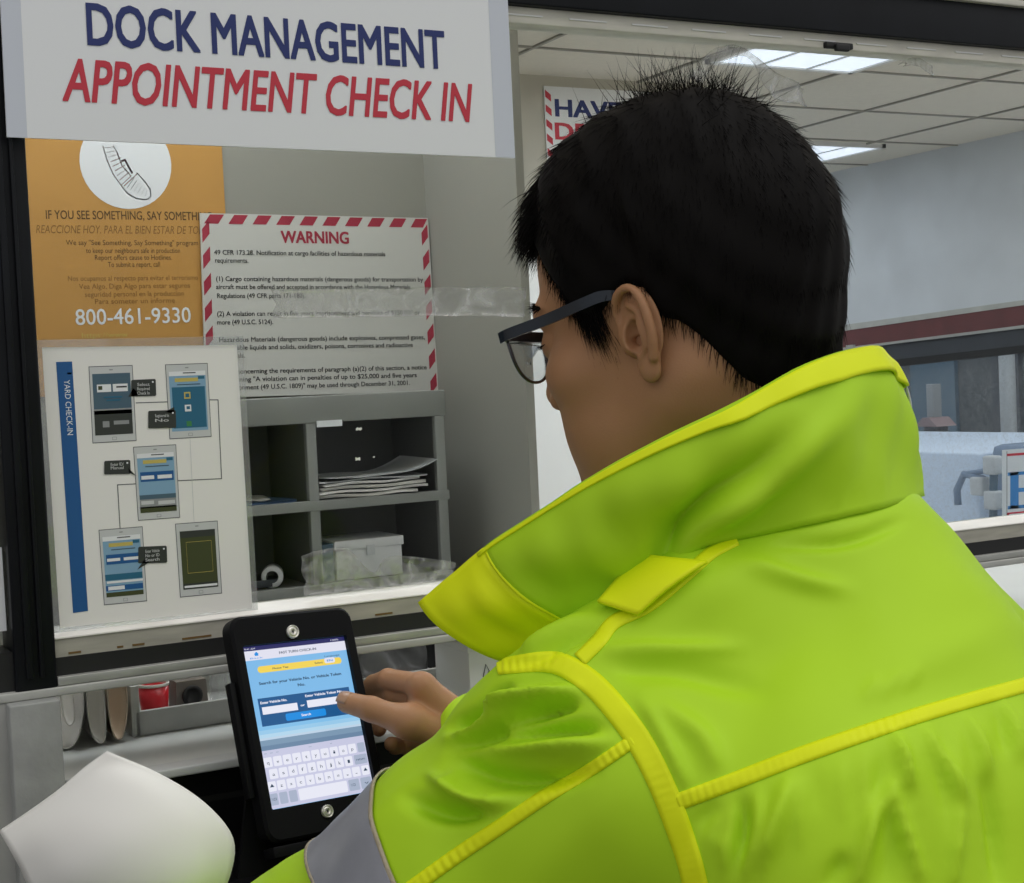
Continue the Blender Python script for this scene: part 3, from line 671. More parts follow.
s0 = [on(1, *p, z) for p in ((36, 340), (243, 336), (258, 612), (54, 633))]; pin = [on(1, *p, z) for p in ((42, 347.5), (237, 345), (252.5, 608), (60, 628))]
for i in range(4):
    j = (i+1) % 4; mb.poly([s0[i], pin[i], pin[j], s0[j]], np.array([0, .0004, 0]), M_sleeve)
mb.build('sleeve', t)

# white sheet stuck on the left pane
mb = MB(); mb.box((.10, .006, 1.235), (.2435, .008, 1.315), M_lam); tag(mb.build('paper_sheet'), 'sliver of a white sheet stuck on the pane left of the black mullion', 'paper')

# strips of packing tape on the glass
rng = np.random.default_rng(5)
def tape(px_top, px_bot, label, n=28, Y=.0085, name='clear_tape'):
    G = []
    for i in range(n):
        s = i/(n-1); row = []
        for k in range(7):
            q = k/6; a = cr([(*p, 0) for p in px_top], n)[i]; b = cr([(*p, 0) for p in px_bot], n)[i]
            p = a*(1-q)+b*q; jit = rng.normal(0, .6, 2) if 0 < i < n-1 else rng.normal(0, 2.5, 2)
            row.append(on(1, p[0]+jit[0]*.6, p[1]+jit[1]*.5, Y-abs(rng.normal(0, .0012))))
        G.append(row)
    mb = MB(); mb.grid(G, M_tape, True, thick=.0003); tag(mb.build(name), label, 'tape', 'clear tape on the window glass')
tape([(272, 290), (350, 288), (430, 287), (526, 287)], [(276, 318), (350, 318), (430, 316), (526, 317)], 'crinkled clear tape strip across the WARNING sign at eye level')
tape([(300, 555), (345, 548), (372, 572), (392, 556), (458, 562)], [(305, 596), (345, 592), (380, 588), (410, 585), (450, 580)], 'crinkled clear tape strip low on the glass over the cabinet')
tape([(690, 76), (712, 50), (742, 47), (775, 72), (800, 82)], [(700, 84), (716, 66), (748, 58), (772, 96), (806, 106)], 'torn clear tape residue high on the glass under the ceiling light', 22)
tape([(900, 60), (918, 58), (932, 66)], [(904, 66), (918, 66), (934, 78)], 'small torn tape scrap high on the glass near the upper right', 12)
for (x, y, s, lab) in ((359, 429, 3.2, 'tiny white tape scrap on the glass over the upper cubby'), (358, 459, 3.4, 'tiny white tape scrap above the paper stack in the cubby'), (374, 457, 1.2, 'white speck of tape beside the larger scrap above the paper stack')):
    pts = [on(1, x+s*math.cos(a)*(.6+.5*abs(math.sin(3*a+x))), y+s*math.sin(a)*(.7+.4*math.cos(2*a)), .0085) for a in np.linspace(0, 2*pi, 9)[:-1]]
    mb = MB(); mb.poly(pts[::-1], np.array([0, .001, 0]), M_paper); tag(mb.build('tape_scrap'), lab, 'tape', 'white tape scraps on the window glass')

# ================================================================ PIGEONHOLE CABINET
cab = empty('pigeonhole_cabinet', (.80, .89, .95)); tag(cab, 'grey steel pigeonhole cabinet against the back wall below the WARNING sign', 'cabinet')
x0, x1, y0, y1 = .50, 1.09, .78, .994
mb = MB(); mb.box((x0, y0, 1.398), (x1+.004, y1, 1.441), M_cab, .002); mb.build('top_panel', cab)
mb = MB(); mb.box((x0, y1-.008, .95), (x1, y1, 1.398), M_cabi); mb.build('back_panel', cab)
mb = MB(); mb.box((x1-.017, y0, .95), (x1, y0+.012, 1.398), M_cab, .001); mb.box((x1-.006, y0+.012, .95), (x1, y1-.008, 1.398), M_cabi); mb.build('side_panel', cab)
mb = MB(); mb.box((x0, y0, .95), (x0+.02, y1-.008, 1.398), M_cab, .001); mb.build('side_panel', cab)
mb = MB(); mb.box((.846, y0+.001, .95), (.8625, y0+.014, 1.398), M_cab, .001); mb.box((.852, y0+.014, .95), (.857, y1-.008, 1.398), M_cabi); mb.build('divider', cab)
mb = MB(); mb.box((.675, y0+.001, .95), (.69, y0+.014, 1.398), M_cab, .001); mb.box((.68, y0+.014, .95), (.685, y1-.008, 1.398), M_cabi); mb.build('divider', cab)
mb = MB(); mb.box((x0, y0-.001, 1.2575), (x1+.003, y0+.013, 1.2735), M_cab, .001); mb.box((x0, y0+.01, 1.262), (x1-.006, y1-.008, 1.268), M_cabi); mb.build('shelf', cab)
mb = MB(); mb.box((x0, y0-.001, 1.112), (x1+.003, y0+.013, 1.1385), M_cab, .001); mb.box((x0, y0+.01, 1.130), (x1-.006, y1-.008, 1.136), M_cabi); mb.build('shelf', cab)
mb = MB(); mb.box((x0, y0, .95), (x1, y1, .965), M_cab); mb.build('base_panel', cab)
a = on(1, 317, 421, y0-.003); b = on(1, 340, 426, y0-.003)
mb = MB(); mb.box((a[0], y0-.003, b[2]), (b[0]+.004, y0+.0005, a[2]), M_lam); mb.build('label_card', cab)
# desk the cabinet stands on
mb = MB(); mb.box((-1.19, .60, .915), (1.175, .998, .95), M_counter, .002); mb.box((-1.19, .64, 0), (-1.14, .998, .915), M_cab); mb.box((1.10, .64, 0), (1.15, .998, .915), M_cab)
tag(mb.build('desk'), 'pale desk along the back wall under the pigeonhole cabinet', 'desk')
# paper stack in the upper right cubby
def sheet(c, w, d, rot, m, name, label, cat, group=None, curl=0, thick=.0015, dz=0):
    G = []; B = np.array([[cos(rot), sin(rot), 0], [-sin(rot), cos(rot), 0]])
    for i in range(13):
        r = []
        for j in range(9):
            u, v = i/12-.5, j/8-.5
            z = curl*max(0, u-.1)**2*8+.0012*sin(9*u+3*v+c[2]*900)+dz*abs(u)
            r.append(np.array(c)+B[0]*u*w+B[1]*v*d+np.array([0, 0, z]))
        G.append(r)
    mb = MB(); mb.grid(G, m, True, thick=thick); return tag(mb.build(name), label, cat, group)
zc = 1.2745
labs = ['bottom folded bundle of papers in the upper right cubby', 'second folded bundle from the bottom of the cubby paper stack', 'third folded bundle up in the cubby paper stack', 'fourth folded bundle up in the cubby paper stack', 'uppermost flat bundle of the cubby paper stack']
for k in range(5):
    th = [.006, .005, .006, .005, .003][k]; zc += th/2
    sheet((.958+.004*((k*7) % 3-1), .855, zc), .17+.012*((k*5) % 3), .145, .03*((k*3) % 5-2), [M_paper2, M_paper, M_paper2, M_paper, M_lgrey][k], 'paper_bundle', labs[k], 'papers', 'papers in the upper cubby', 0, th*.8); zc += th/2+.001
sheet((.972, .845, zc+.003), .20, .14, .05, M_lgrey, 'paper_sheet', 'loose grey sheet curling up on top of the cubby paper stack', 'paper', None, .016, .001)
sheet((.765, .86, 1.275), .12, .13, .1, mat('blue_card', (.05, .10, .20), .6), 'folder', 'dark blue folder lying in the upper left cubby', 'folder', None, 0, .004)
sheet((.75, .85, 1.281), .09, .1, -.2, M_paper2, 'paper_sheet', 'pale sheet on the blue folder in the upper left cubby', 'paper', None, 0, .001)
# white carton in the lower right cubby
ct = empty('carton', (.955, .84, 1.1385)); tag(ct, 'white lidded carton standing in the lower right cubby', 'box')
mb = MB(); mb.box((.893, .80, 1.1385), (1.010, .90, 1.190), M_white, .001); mb.build('body', ct)
mb = MB(); mb.box((.890, .797, 1.188), (1.013, .903, 1.203), M_white, .001); mb.build('lid', ct)
mb = MB(); mb.box((.946, .7955, 1.176), (.960, .798, 1.193), M_lgrey); mb.build('tab', ct)
mb = MB(); mb.box((.868, .80, 1.1387), (.889, .92, 1.200), M_slate, .001); tag(mb.build('binder'), 'dark slim box beside the white carton in the lower cubby', 'box')
# white cup lying on its side in the lower left cubby
mb = MB(); c = on(1, 268, 576, .84); mb.lathe((c[0], .82, c[2]), (.35, .9, 0), [(.010, 0), (.0165, 0), (.018, .002), (.0165, .05), (.010, .05), (.010, 0)], M_white)
tag(mb.build('tape_roll'), 'white roll on its side in the lower left cubby', 'roll')
mb = MB(); mb.box((.70, .82, 1.1385), (.80, .95, 1.15), M_dgrey); tag(mb.build('tray'), 'dark tray at the bottom of the lower left cubby', 'tray')

# ================================================================ THINGS IN THE LOW SLOT
zc = 1.0855
def rolled(prof, y0, y1, m, label):
    P = cr([(x, 0, z) for x, z in prof], 30); G = []
    for p in P: G.append([(p[0]+.003*q, y0+(y1-y0)*q, zc+.0008+p[2]*(1-.06*q)) for q in np.linspace(0, 1, 5)])
    mb = MB(); mb.grid(G, m, True, thick=.0012); tag(mb.build('rolled_paper'), label, 'paper', 'curled papers in the low slot')
rolled([(.300, .060), (.3005, .035), (.304, .012), (.313, .002), (.322, .004), (.329, .016), (.334, .036), (.336, .062)], .12, .24, M_paper, 'white U-shaped curled paper farthest left in the low slot')
rolled([(.315, .058), (.316, .036), (.320, .024), (.326, .026), (.3275, .040), (.3270, .058)], .13, .23, M_paper, 'small white scroll tucked inside the leftmost curled paper')
rolled([(.3385, .064), (.3395, .030), (.343, .010), (.350, .0015), (.3555, .006), (.357, .030), (.357, .062)], .12, .24, M_paper2, 'off-white curled paper in the middle of the low slot papers')
rolled([(.3605, .062), (.3615, .026), (.366, .006), (.373, .004), (.3785, .020), (.381, .040), (.381, .060)], .12, .24, M_paperb, 'buff curled paper next to the desk organiser in the low slot')
og = empty('desk_organiser', (.46, .20, zc)); tag(og, 'grey desk organiser with cubbies holding a red cup in the low slot', 'organiser')
mb = MB(); mb.box((.392, .135, zc), (.845, .142, zc+.0265), M_alu2, .001); mb.build('front_panel', og)
mb = MB(); mb.box((.388, .135, zc), (.3975, .30, zc+.055), M_alu2, .001); mb.build('side_panel', og)
mb = MB(); mb.box((.3975, .142, zc+.0005), (.845, .30, zc+.004), M_alu2); mb.build('tray', og)
mb = MB(); mb.box((.3975, .296, zc), (.845, .302, zc+.06), M_cab); mb.build('back_panel', og)
cup = empty('cup', (.4275, .19, zc+.004)); tag(cup, 'small red cup with a pale rim in the desk organiser', 'cup')
mb = MB(); mb.lathe((.4275, .19, zc+.0045), (0, 0, 1), [(0, 0), (.0145, 0), (.017, .038), (.0155, .038), (.0135, .003), (0, .003)], M_redp); mb.build('body', cup)
mb = MB(); mb.lathe((.4275, .19, zc+.0425), (0, 0, 1), [(.0155, 0), (.0178, 0), (.0178, .003), (.0155, .003), (.0155, 0)], M_paper2); mb.build('rim', cup)
td = empty('tape_dispenser', (.467, .20, zc+.004)); tag(td, 'grey-brown tape dispenser with a dark round core beside the red cup', 'tape dispenser')
mb = MB(); mb.poly([(.449, .18, zc+.0045), (.487, .18, zc+.0045), (.485, .18, zc+.044), (.451, .18, zc+.044)], np.array([0, .03, 0]), M_brownp); mb.build('body', td, fixn=True)
mb = MB(); mb.lathe((.468, .1795, zc+.027), (0, -1, 0), [(0, 0), (.011, 0), (.012, .002), (.008, .003), (.0075, .0005), (0, .0005)], M_gasket); mb.build('core', td)
mb = MB(); mb.lathe((.512, .20, zc+.0045), (0, 0, 1), [(0, 0), (.017, 0), (.018, .03), (.013, .042), (.013, .048), (.011, .048), (.011, .042), (.0155, .03), (.015, .003), (0, .003)], M_sleeve); tag(mb.build('jar'), 'clear jar beside the tape dispenser in the organiser', 'jar')
# right of the tablet: dark bag, binders, white carton with scribbles
G = []
for i in range(15):
    u = i/14; G.append([(.700+.088*u, .235+.008*sin(9*u+5*q)+.01*sin(3*q), zc+.004+.006*sin(5*u)*q+.058*q*(1-.25*(u-.5)**2)) for q in np.linspace(0, 1, 7)])
mb = MB(); mb.grid(G, mat('grey_film', (.13, .13, .13), .3), True, thick=.003); tag(mb.build('bag'), 'crumpled grey plastic bag in the slot behind the hand', 'bag')
mb = MB(); mb.box((.795, .21, zc+.0045), (.812, .29, zc+.07), M_gasket, .002); tag(mb.build('binder'), 'black binder standing between grey bag and white carton in the slot', 'binder')
mb = MB(); mb.box((.815, .22, zc+.0045), (.838, .29, zc+.068), M_mgrey, .002); tag(mb.build('file_box'), 'grey file box next to the black binder in the slot', 'box')
cx = empty('carton', (.85, .08, zc)); tag(cx, 'white carton with pen scribbles at the right end of the slot', 'box')
mb = MB(); mb.box((.747, .035, zc), (.95, .125, zc+.060), M_white, .001); mb.build('body', cx)
mb = MB(); mb.box((.745, .033, zc+.060), (.952, .127, zc+.070), M_white, .001); mb.build('lid', cx)
for pts in ([(.764, .030), (.768, .044), (.772, .036), (.768, .026)], [(.792, .022), (.794, .034)], [(.803, .022), (.801, .036), (.808, .038)], [(.782, .016), (.784, .018)]):
    mb = MB(); mb.tube([(x, .0344, zc+z) for x, z in pts], .0006, M_inkg, 5); mb.build('scribble', cx)

# ================================================================ TABLET IN ITS KIOSK CASE
KS = .965
TC = CAM+(np.array([.5191, -.0546, 1.1185])-CAM)*KS; TN = nrm((.2036, -.9191, .3374)); TU = nrm((-.0163, .3414, .9398)); TR = nrm(np.cross(TU, TN)); TU = np.cross(TN, TR)
tb = empty('tablet', TC-TU*.115); tag(tb, 'tablet in a black kiosk case showing a check-in form and keyboard', 'tablet')
def tp(u, v, w=0): return TC+(TR*u+TU*v+TN*w)*KS
def rr(hw, hh, r, n=6, c=(0, 0)):
    out = []
    for (cx_, cy_, a0) in ((hw-r, hh-r, 0), (-hw+r, hh-r, 90), (-hw+r, -hh+r, 180), (hw-r, -hh+r, 270)):
        for i in range(n+1): a = radians(a0+90*i/n); out.append((c[0]+cx_+r*cos(a), c[1]+cy_+r*sin(a)))
    return out
M_case = mat('black_kiosk_case', (.006, .006, .007), .5, spec=.10, bump=.1, bscale=900)
mb = MB(); ou = rr(.0745, .112, .014, 8); ins = rr(.0612, .0812, .002, 8); N = len(ou)
cv = [(x*.965, y-.001) for x, y in ou]
V = []
for ring, w in ((cv, -.012), (cv, .0035), ([(x*.965, y*.977) for x, y in cv], .0065), ([(x, y) for x, y in ins], .0055), (ins, .0008)):
    V += [tp(x, y, w) for x, y in ring]
Fc = [[i*N+k, i*N+(k+1) % N, (i+1)*N+(k+1) % N, (i+1)*N+k] for i in range(4) for k in range(N)]+[list(range(N))[::-1]]
mb.add(V, Fc, M_case, False); mb.build('case', tb, fixn=True)
def em(name, c, e=1.0):
    m = mat(name, tuple(x for x in c), .25, emit=e, spec=.3); m.node_tree.nodes['Principled BSDF'].inputs['Base Color'].default_value = (.01, .01, .012, 1); return m
E = 0.92
S_bg = em('screen_blue', (.22, .52, .86), E); S_wh = em('screen_white', (.80, .80, .92), E); S_nv = em('screen_navy', (.02, .02, .12), E); S_yl = em('screen_yellow', (.95, .70, .10), E)
S_dk = em('screen_panel_blue', (.012, .10, .28), E); S_bt = em('screen_button', (.01, .28, .80), E); S_tx = em('screen_text', (.02, .05, .10), E); S_kb = em('screen_keyboard', (.62, .63, .82), E); S_ky = em('screen_key', (.86, .87, .98), E); S_kg = em('screen_key_grey', (.42, .48, .62), E)
S_sk = [em('screen_sky%d' % i, c, E) for i, c in enumerate([(.24, .56, .88), (.34, .63, .88), (.48, .72, .90), (.55, .70, .85), (.22, .34, .48), (.16, .26, .40)])]
SP = Panel(tp(-.0605, .0805, .0009), tp(.0605, .0805, .0009), tp(.0605, -.0805, .0009), tp(-.0605, -.0805, .0009)); SP.slab(S_bg, .004)
SP.rect(0, 0, 1, .028, S_nv, .0001); SP.rect(0, .028, 1, .088, S_wh, .0001)
SP.text('9:41 AM', .02, .12, .02, .010, S_wh, 0, 0, .0002); SP.text('100%', .86, .94, .02, .010, S_wh, 0, 0, .0002)
SP.text('FAST TURN CHECK-IN', .34, .70, .066, .015, S_tx, .01, 0, .0002); SP.pl([(.10, .052), (.125, .036), (.15, .052)], S_bt, .0002); SP.rect(.108, .05, .142, .062, S_bt, .0002); SP.text('Back', .06, .18, .08, .010, S_bt, 0, 0, .0002)
SP.text('Language', .77, .92, .12, .011, S_tx, 0, 0, .0002)
SP.rrect(.11, .13, .93, .172, .02, S_yl, .0002); SP.rrect(.76, .125, .865, .16, .012, S_wh, .0003); SP.text('EN', .785, .84, .15, .012, S_bt, .02, 0, .0004)
SP.text('Please Tap', .25, .40, .158, .011, S_tx, .01, 0, .0003); SP.text('Select', .66, .74, .156, .011, S_tx, .01, 0, .0003)
SP.text('Search for your Vehicle No. or Vehicle Token', .10, .90, .245, .017, S_tx, .022, 0, .0002); SP.text('No.', .46, .53, .283, .017, S_tx, .022, 0, .0002)
SP.rect(.06, .328, .95, .502, S_dk, .0002)
SP.text('Enter Vehicle No.', .08, .33, .364, .015, S_ky, .028, 0, .0003); SP.text('Enter Vehicle Token No.', .51, .88, .357, .015, S_ky, .028, 0, .0003)
SP.rect(.085, .384, .42, .430, S_ky, .0003); SP.rect(.515, .379, .90, .425, S_ky, .0003); SP.text('or', .45, .49, .410, .013, S_ky, .03, 0, .0003)
SP.rrect(.29, .443, .68, .488, .012, S_bt, .0003); SP.text('Search', .44, .53, .472, .014, S_ky, .025, 0, .0004)
for i, (v0, v1) in enumerate(((.49, .525), (.525, .55), (.55, .572), (.572, .586), (.586, .62), (.62, .67))): SP.rect(0, v0, 1, v1, S_sk[i], .0001)
SP.rect(0, .648, 1, 1, S_kb, .00025)
rows = ['qwertyuiop', 'asdfghjkl', 'zxcvbnm,.']
for r_, s in enumerate(rows):
    v = .69+r_*.073; off = [.012, .045, .098][r_]
    for k, chx in enumerate(s):
        u = off+k*.0905; SP.rrect(u, v, u+.079, v+.06, .008, S_ky, .0003, 3); 
        SP.text(chx, u+.028, u+.050, v+.042, .020, S_tx, 0, 0, .0004)
    if r_ == 0: SP.rrect(.92, v, .992, v+.06, .008, S_kg, .0003, 3)
    if r_ == 1: SP.rrect(.865, v, .992, v+.06, .008, S_kg, .0003, 3); SP.text('return', .885, .97, v+.037, .016, S_tx, 0, 0, .0004)
    if r_ == 2:
        SP.rrect(.012, v, .088, v+.06, .008, S_ky, .0003, 3); SP.rrect(.918, v, .992, v+.06, .008, S_ky, .0003, 3)
        for u in (.05, .955): SP.pl([(u-.02, v+.034), (u, v+.014), (u+.02, v+.034)], S_tx, .0004)
v = .909
for (u0, u1, m_) in ((.012, .085, S_kg), (.10, .175, S_kg), (.19, .265, S_kg), (.28, .75, S_ky), (.765, .87, S_kg), (.885, .992, S_kg)): SP.rrect(u0, v, u1, v+.07, .008, m_, .0003, 3)
for (u, s) in ((.025, '?123'), (.785, '?123'), (.92, 'v')): SP.text(s, u, u+.045, v+.042, .016, S_tx, 0, 0, .0004)
for (u0, u1) in ((.03, .055), (.085, .11), (.14, .165), (.45, .48), (.66, .68)): SP.rect(u0, .664, u1, .669, S_kg, .0004)
SP.mb.build('screen', tb)
M_screw = mat('brushed_screw', (.66, .64, .58), .35, metal=.7)
for (x, y, r) in ((-.003, .0900, .0066), (-.002, -.0925, .0062)):
    mb = MB(); mb.lathe(tp(x, y, .0055), TN, [(0, .0016), (r*.2, .0016), (r*.22, .0030), (r*.72, .0030), (r*.78, .0022), (r*.84, .0034), (r, .0030), (r, 0)], M_screw, 28); mb.lathe(tp(x, y, .0055), TN, [(0, .0022), (.0011, .0022)], M_gasket, 12); mb.build('lock_screw', tb)
# side grip on the left of the case
mb = MB(); mb.obox(tp(-.0765, -.01, -.006), np.stack([TR, TU, TN]), (.003, .055, .005), M_case, .001); mb.build('side_clip', tb)
# black easel stand behind it
es = empty('easel', (.47, -.09, .985)); tag(es, 'black easel stand holding the tablet up on the ledge', 'stand')
mb = MB(); zb = .986
fl = tp(-.062, -.085, -.0135); fr = tp(.062, -.085, -.0135)
mb.poly([tp(-.062, -.02, -.0135), tp(-.10, -.118, -.0135)*[1, 1, 0]+[0, .0, zb], tp(.10, -.118, -.0135)*[1, 1, 0]+[0, .0, zb], tp(.062, -.02, -.0135)], -TN*.004, M_case); mb.build('back_plate', es, fixn=True)
mb = MB(); c0 = tp(0, -.125, -.01); mb.obox((c0[0], c0[1]-.02, zb+.006), np.stack([TR, nrm(np.cross(ZU, TR)), ZU]), (.10, .03, .006), M_case, .002); mb.build('base_plate', es)
mb = MB(); mb.obox(tp(0, -.1215, -.003)+np.array([0, 0, 0]), np.stack([TR, TU, TN]), (.066, .0052, .010), M_case, .001); mb.build('ledge_lip', es)

# ================================================================ PERSON
M_skin = mat('skin', (0.43, 0.22, 0.11), 0.5, spec=.3, sss=0.12, noise=0.06, nscale=25, bump=0.12, bscale=700)
M_hair = mat('black_hair', (0.006, 0.0052, 0.0048), 0.55, spec=0.05)
M_lime = mat('hi_vis_lime_nylon', (0.46, 0.74, 0.018), 0.55, spec=0.25, noise=0.04, nscale=6, bump=0.35, bscale=22)
M_yel = mat('hi_vis_yellow_fabric', (0.80, 0.90, 0.006), 0.55, spec=0.25, noise=0.04, nscale=9, bump=0.10, bscale=90)
M_refl = mat('reflective_tape', (0.36, 0.37, 0.42), 0.40, metal=0.25, noise=0.08, nscale=40)
M_edge = mat('tape_edging', (0.42, 0.36, 0.25), 0.6)
M_pants = mat('dark_trousers', (0.02, 0.022, 0.028), 0.85); M_shoe = mat('black_shoe', (.012, .012, .012), .5)
CR, CF = _r0, np.array([sin(YAW), cos(YAW), 0.0])
def hframe(th, pitch):     # th: turned away from pure left profile (camera-left), pitch: looking down
    fh = -cos(th)*CR+sin(th)*CF; l = -sin(th)*CR-cos(th)*CF
    return np.stack([fh*cos(pitch)-ZU*sin(pitch), l, fh*sin(pitch)+ZU*cos(pitch)])   # rows: forward, left, up
HB = hframe(radians(30), radians(13)); HS_ = 1.03
HO = W(636, 331, .97)-HB[1]*.0755*HS_
def h2w(p): return HO+(np.asarray(p, float)*HS_)@HB
def w2h(P): return ((P-HO)@HB.T)/HS_
PHI = radians(40); BR_ = cos(PHI)*CR+sin(PHI)*CF; BF = -sin(PHI)*CR+cos(PHI)*CF
NK = W(805, 515, 1.03)
def bp(r, f, z): return NK+BR_*r+BF*f+ZU*z

# ---- head
def cran(q): return smin(ell(q, (-.009, 0, .050), (.099, .078, .089)), ell(q, (-.022, 0, .01), (.064, .066, .07)), .03)
def head_sdf(q):
    d = cran(q)
    d = smin(d, ell(q, (.030, 0, -.025), (.060, .060, .082)), .03)
    for s in (1, -1):
        d = smin(d, rc(q, (-.004, s*.050, -.045), (.070, s*.018, -.096), .019, .017), .03)
        d = smin(d, ell(q, (.060, s*.044, -.012), (.024, .022, .020)), .02)
        d = smin(d, rc(q, (.078, s*.036, .034), (.087, s*.010, .031), .010, .010), .012)
    d = smin(d, ell(q, (.045, 0, -.065), (.048, .042, .045)), .025)
    d = smin(d, ell(q, (.072, 0, -.098), (.016, .020, .014)), .018)
    d = smin(d, ell(q, (.070, 0, -.056), (.019, .030, .024)), .015)
    for s in (1, -1): d = smax(d, -(np.linalg.norm(q-np.array([.104, s*.033, .014]), axis=1)-.017), .012)
    for s in (1, -1): d = smin(d, np.linalg.norm(q-np.array([.0755, s*.032, .013]), axis=1)-.0135, .003)
    for s in (1, -1): d = smin(d, ell(q, (.056, s*.030, -.046), (.026, .024, .028)), .02)
    d = smin(d, rc(q, (.086, 0, .026), (.101, 0, -.015), .0075, .0110), .010)
    for s in (1, -1): d = smin(d, ell(q, (.092, s*.0135, -.021), (.012, .008, .009)), .006)
    d = smin(d, rc(q, (.0895, -.010, -.049), (.0895, .010, -.049), .0050, .0050), .006); d = smin(d, rc(q, (.0875, -.010, -.062), (.0875, .010, -.062), .0055, .0055), .006)
    d = smax(d, -rc(q, (.0975, -.020, -.0555), (.0975, .020, -.0555), .0045, .0045), .003)
    return d
neck0 = np.array([-.030, 0, -.035]); nb_l = w2h((NK+BF*.01)[None])[0]
def headneck(q):
    d = head_sdf(q)
    n = rc(q, neck0, nb_l, .055, .062); n = smin(n, rc(q, (.0, 0, -.05), nb_l+np.array([.03, 0, 0]), .045, .055), .03)
    for s in (1, -1): n = smin(n, rc(q, (-.02, s*.055, -.03), nb_l+np.array([.05, s*.02, .02]), .014, .012), .02)
    return smin(d, n, .022)
Vh, Fh = surface(headneck, (-.16, -.13, -.23), (.135, .13, .15), .0019)
Vh = h2w(Vh)
# ---- ears (ear frame: a forward, b outward, c up)
def ear_sdf(q):
    hx = cr([(.011, .003, -.004), (.0145, .004, .010), (.0135, .006, .021), (.006, .010, .0295), (-.006, .0125, .0315), (-.0155, .0145, .024), (-.0185, .0150, .010), (-.0165, .0135, -.006), (-.0105, .0110, -.019)], 22)
    d = chain(q, hx, np.linspace(.0030, .0034, 22))
    ah = cr([(-.001, .0085, .021), (-.0085, .0105, .014), (-.0105, .0115, .003), (-.0075, .0105, -.009), (.0, .0085, -.0145)], 14)
    d = smin(d, chain(q, ah, np.linspace(.0028, .0036, 14)), .003)
    d = smin(d, ell(q, (-.004, .0045, .006), (.0165, .0040, .027)), .0035)
    d = smin(d, ell(q, (-.001, .0065, -.024), (.0092, .0048, .0105)), .005)
    d = smin(d, rc(q, (.0105, .004, -.004), (.0075, .0075, -.006), .0048, .0036), .004)
    d = smin(d, rc(q, (.006, -.004, .0), (-.002, .003, .0), .016, .013), .004)
    d = smax(d, -ell(q, (.0008, .0098, -.001), (.0084, .0088, .0118)), .003)
    d = smax(d, -ell(q, (-.004, .0145, .0245), (.0085, .0055, .0040)), .002)
    d = smax(d, -rc(q, (.005, .010, -.003), (.006, -.004, -.003), .0040, .003), .002)
    return d
Ve, Fe = surface(ear_sdf, (-.028, -.016, -.042), (.024, .026, .042), .0008)
Ve = relax(Ve, Fe, 2, .4)
ears = []
for s in (1, -1):
    a = radians(17); tl = radians(3); f = np.array([cos(a), s*sin(a)*.0-s*0, 0])
    fa = nrm((cos(a), s*sin(-a)*-1*-1, -sin(tl)))             # forward axis turns in towards the face
    oa = nrm((sin(a)*.9, s*cos(a), 0)); fa = nrm(fa-oa*(fa@oa)); ua = np.cross(fa, oa)*s
    P = (Ve*.92)@np.stack([fa, oa, ua])+np.array([-.004, s*.0725, -.003])
    ears.append((h2w(P), Fe if s == 1 else Fe[:, ::-1]))
# ---- arms, hands, torso under the clothes
SL = W(645, 780, .93); SR = SL+BR_*.365-ZU*.075+BF*.03
EL = W(330, 965, 1.06); WRL = W(150, 1000, 1.20)
WRR = W(470, 733, 1.535*KS); ER = SR+nrm(W(745, 770, 1.33)-SR)*.285
def hand_r(P):
    w = lambda x, y, z: W(x, y, z+.03)
    wr = w(474, 735, 1.505)
    mc = [w(421, 685, 1.502), w(424, 700, 1.528), w(420, 717, 1.548), w(424, 735, 1.560)]
    d = rc(P, wr, mc[0]+(wr-mc[0])*.05, .0225, .0125)
    for i in (1, 2, 3): d = smin(d, rc(P, wr, mc[i]+(wr-mc[i])*.05, .0205, .0122), .010)
    d = smin(d, rc(P, mc[0], mc[3], .0118, .0108), .010)
    # thumb
    th = [w(450, 737, 1.492), w(408, 722, 1.470), w(371, 709, 1.482), w(347.5, 702.5, 1.4965)]
    t = chain(P, th, [.0180, .0148, .0122, .0108], .005); t = smin(t, rc(P, th[1], mc[1], .012, .010), .016)
    d = smin(d, t, .012)
    fi = [([mc[0], w(388, 679, 1.540), w(374, 684, 1.566), w(364, 692, 1.578)], [.0120, .0108, .0098, .0088]),
          ([mc[1], w(394, 694, 1.543), w(381, 696.5, 1.570), w(366, 700, 1.586)], [.0115, .0102, .0094, .0085]),
          ([mc[2], w(390, 715, 1.590), w(378, 718, 1.590), w(379, 729, 1.575)], [.0112, .0100, .0092, .0082]),
          ([mc[3], w(404, 745, 1.570), w(396, 746, 1.558), w(391.5, 744, 1.545)], [.0108, .0092, .0086, .0078])]
    for pts, rs in fi: d = smin(d, chain(P, pts, rs, .003), .005)
    # tendon ridge and wrist knob
    d = smin(d, rc(P, w(466, 722, 1.495), w(425, 688, 1.495), .0095, .0095), .010)
    d = smin(d, rc(P, wr, w(520, 742, 1.49), .0235, .027), .012)
    return d
hp = np.array([W(330, 655, 1.44), W(540, 775, 1.62), W(330, 775, 1.62), W(540, 655, 1.44), W(330, 655, 1.62), W(540, 775, 1.44)])
Vr, Fr = surface(hand_r, hp.min(0)-.03, hp.max(0)+.03, .0013)
Vr = CAM+(relax(Vr, Fr, 1, .3)-CAM)*KS
PG = W(112, 915, 1.215)      # where the left hand pinches the paper (below the frame)
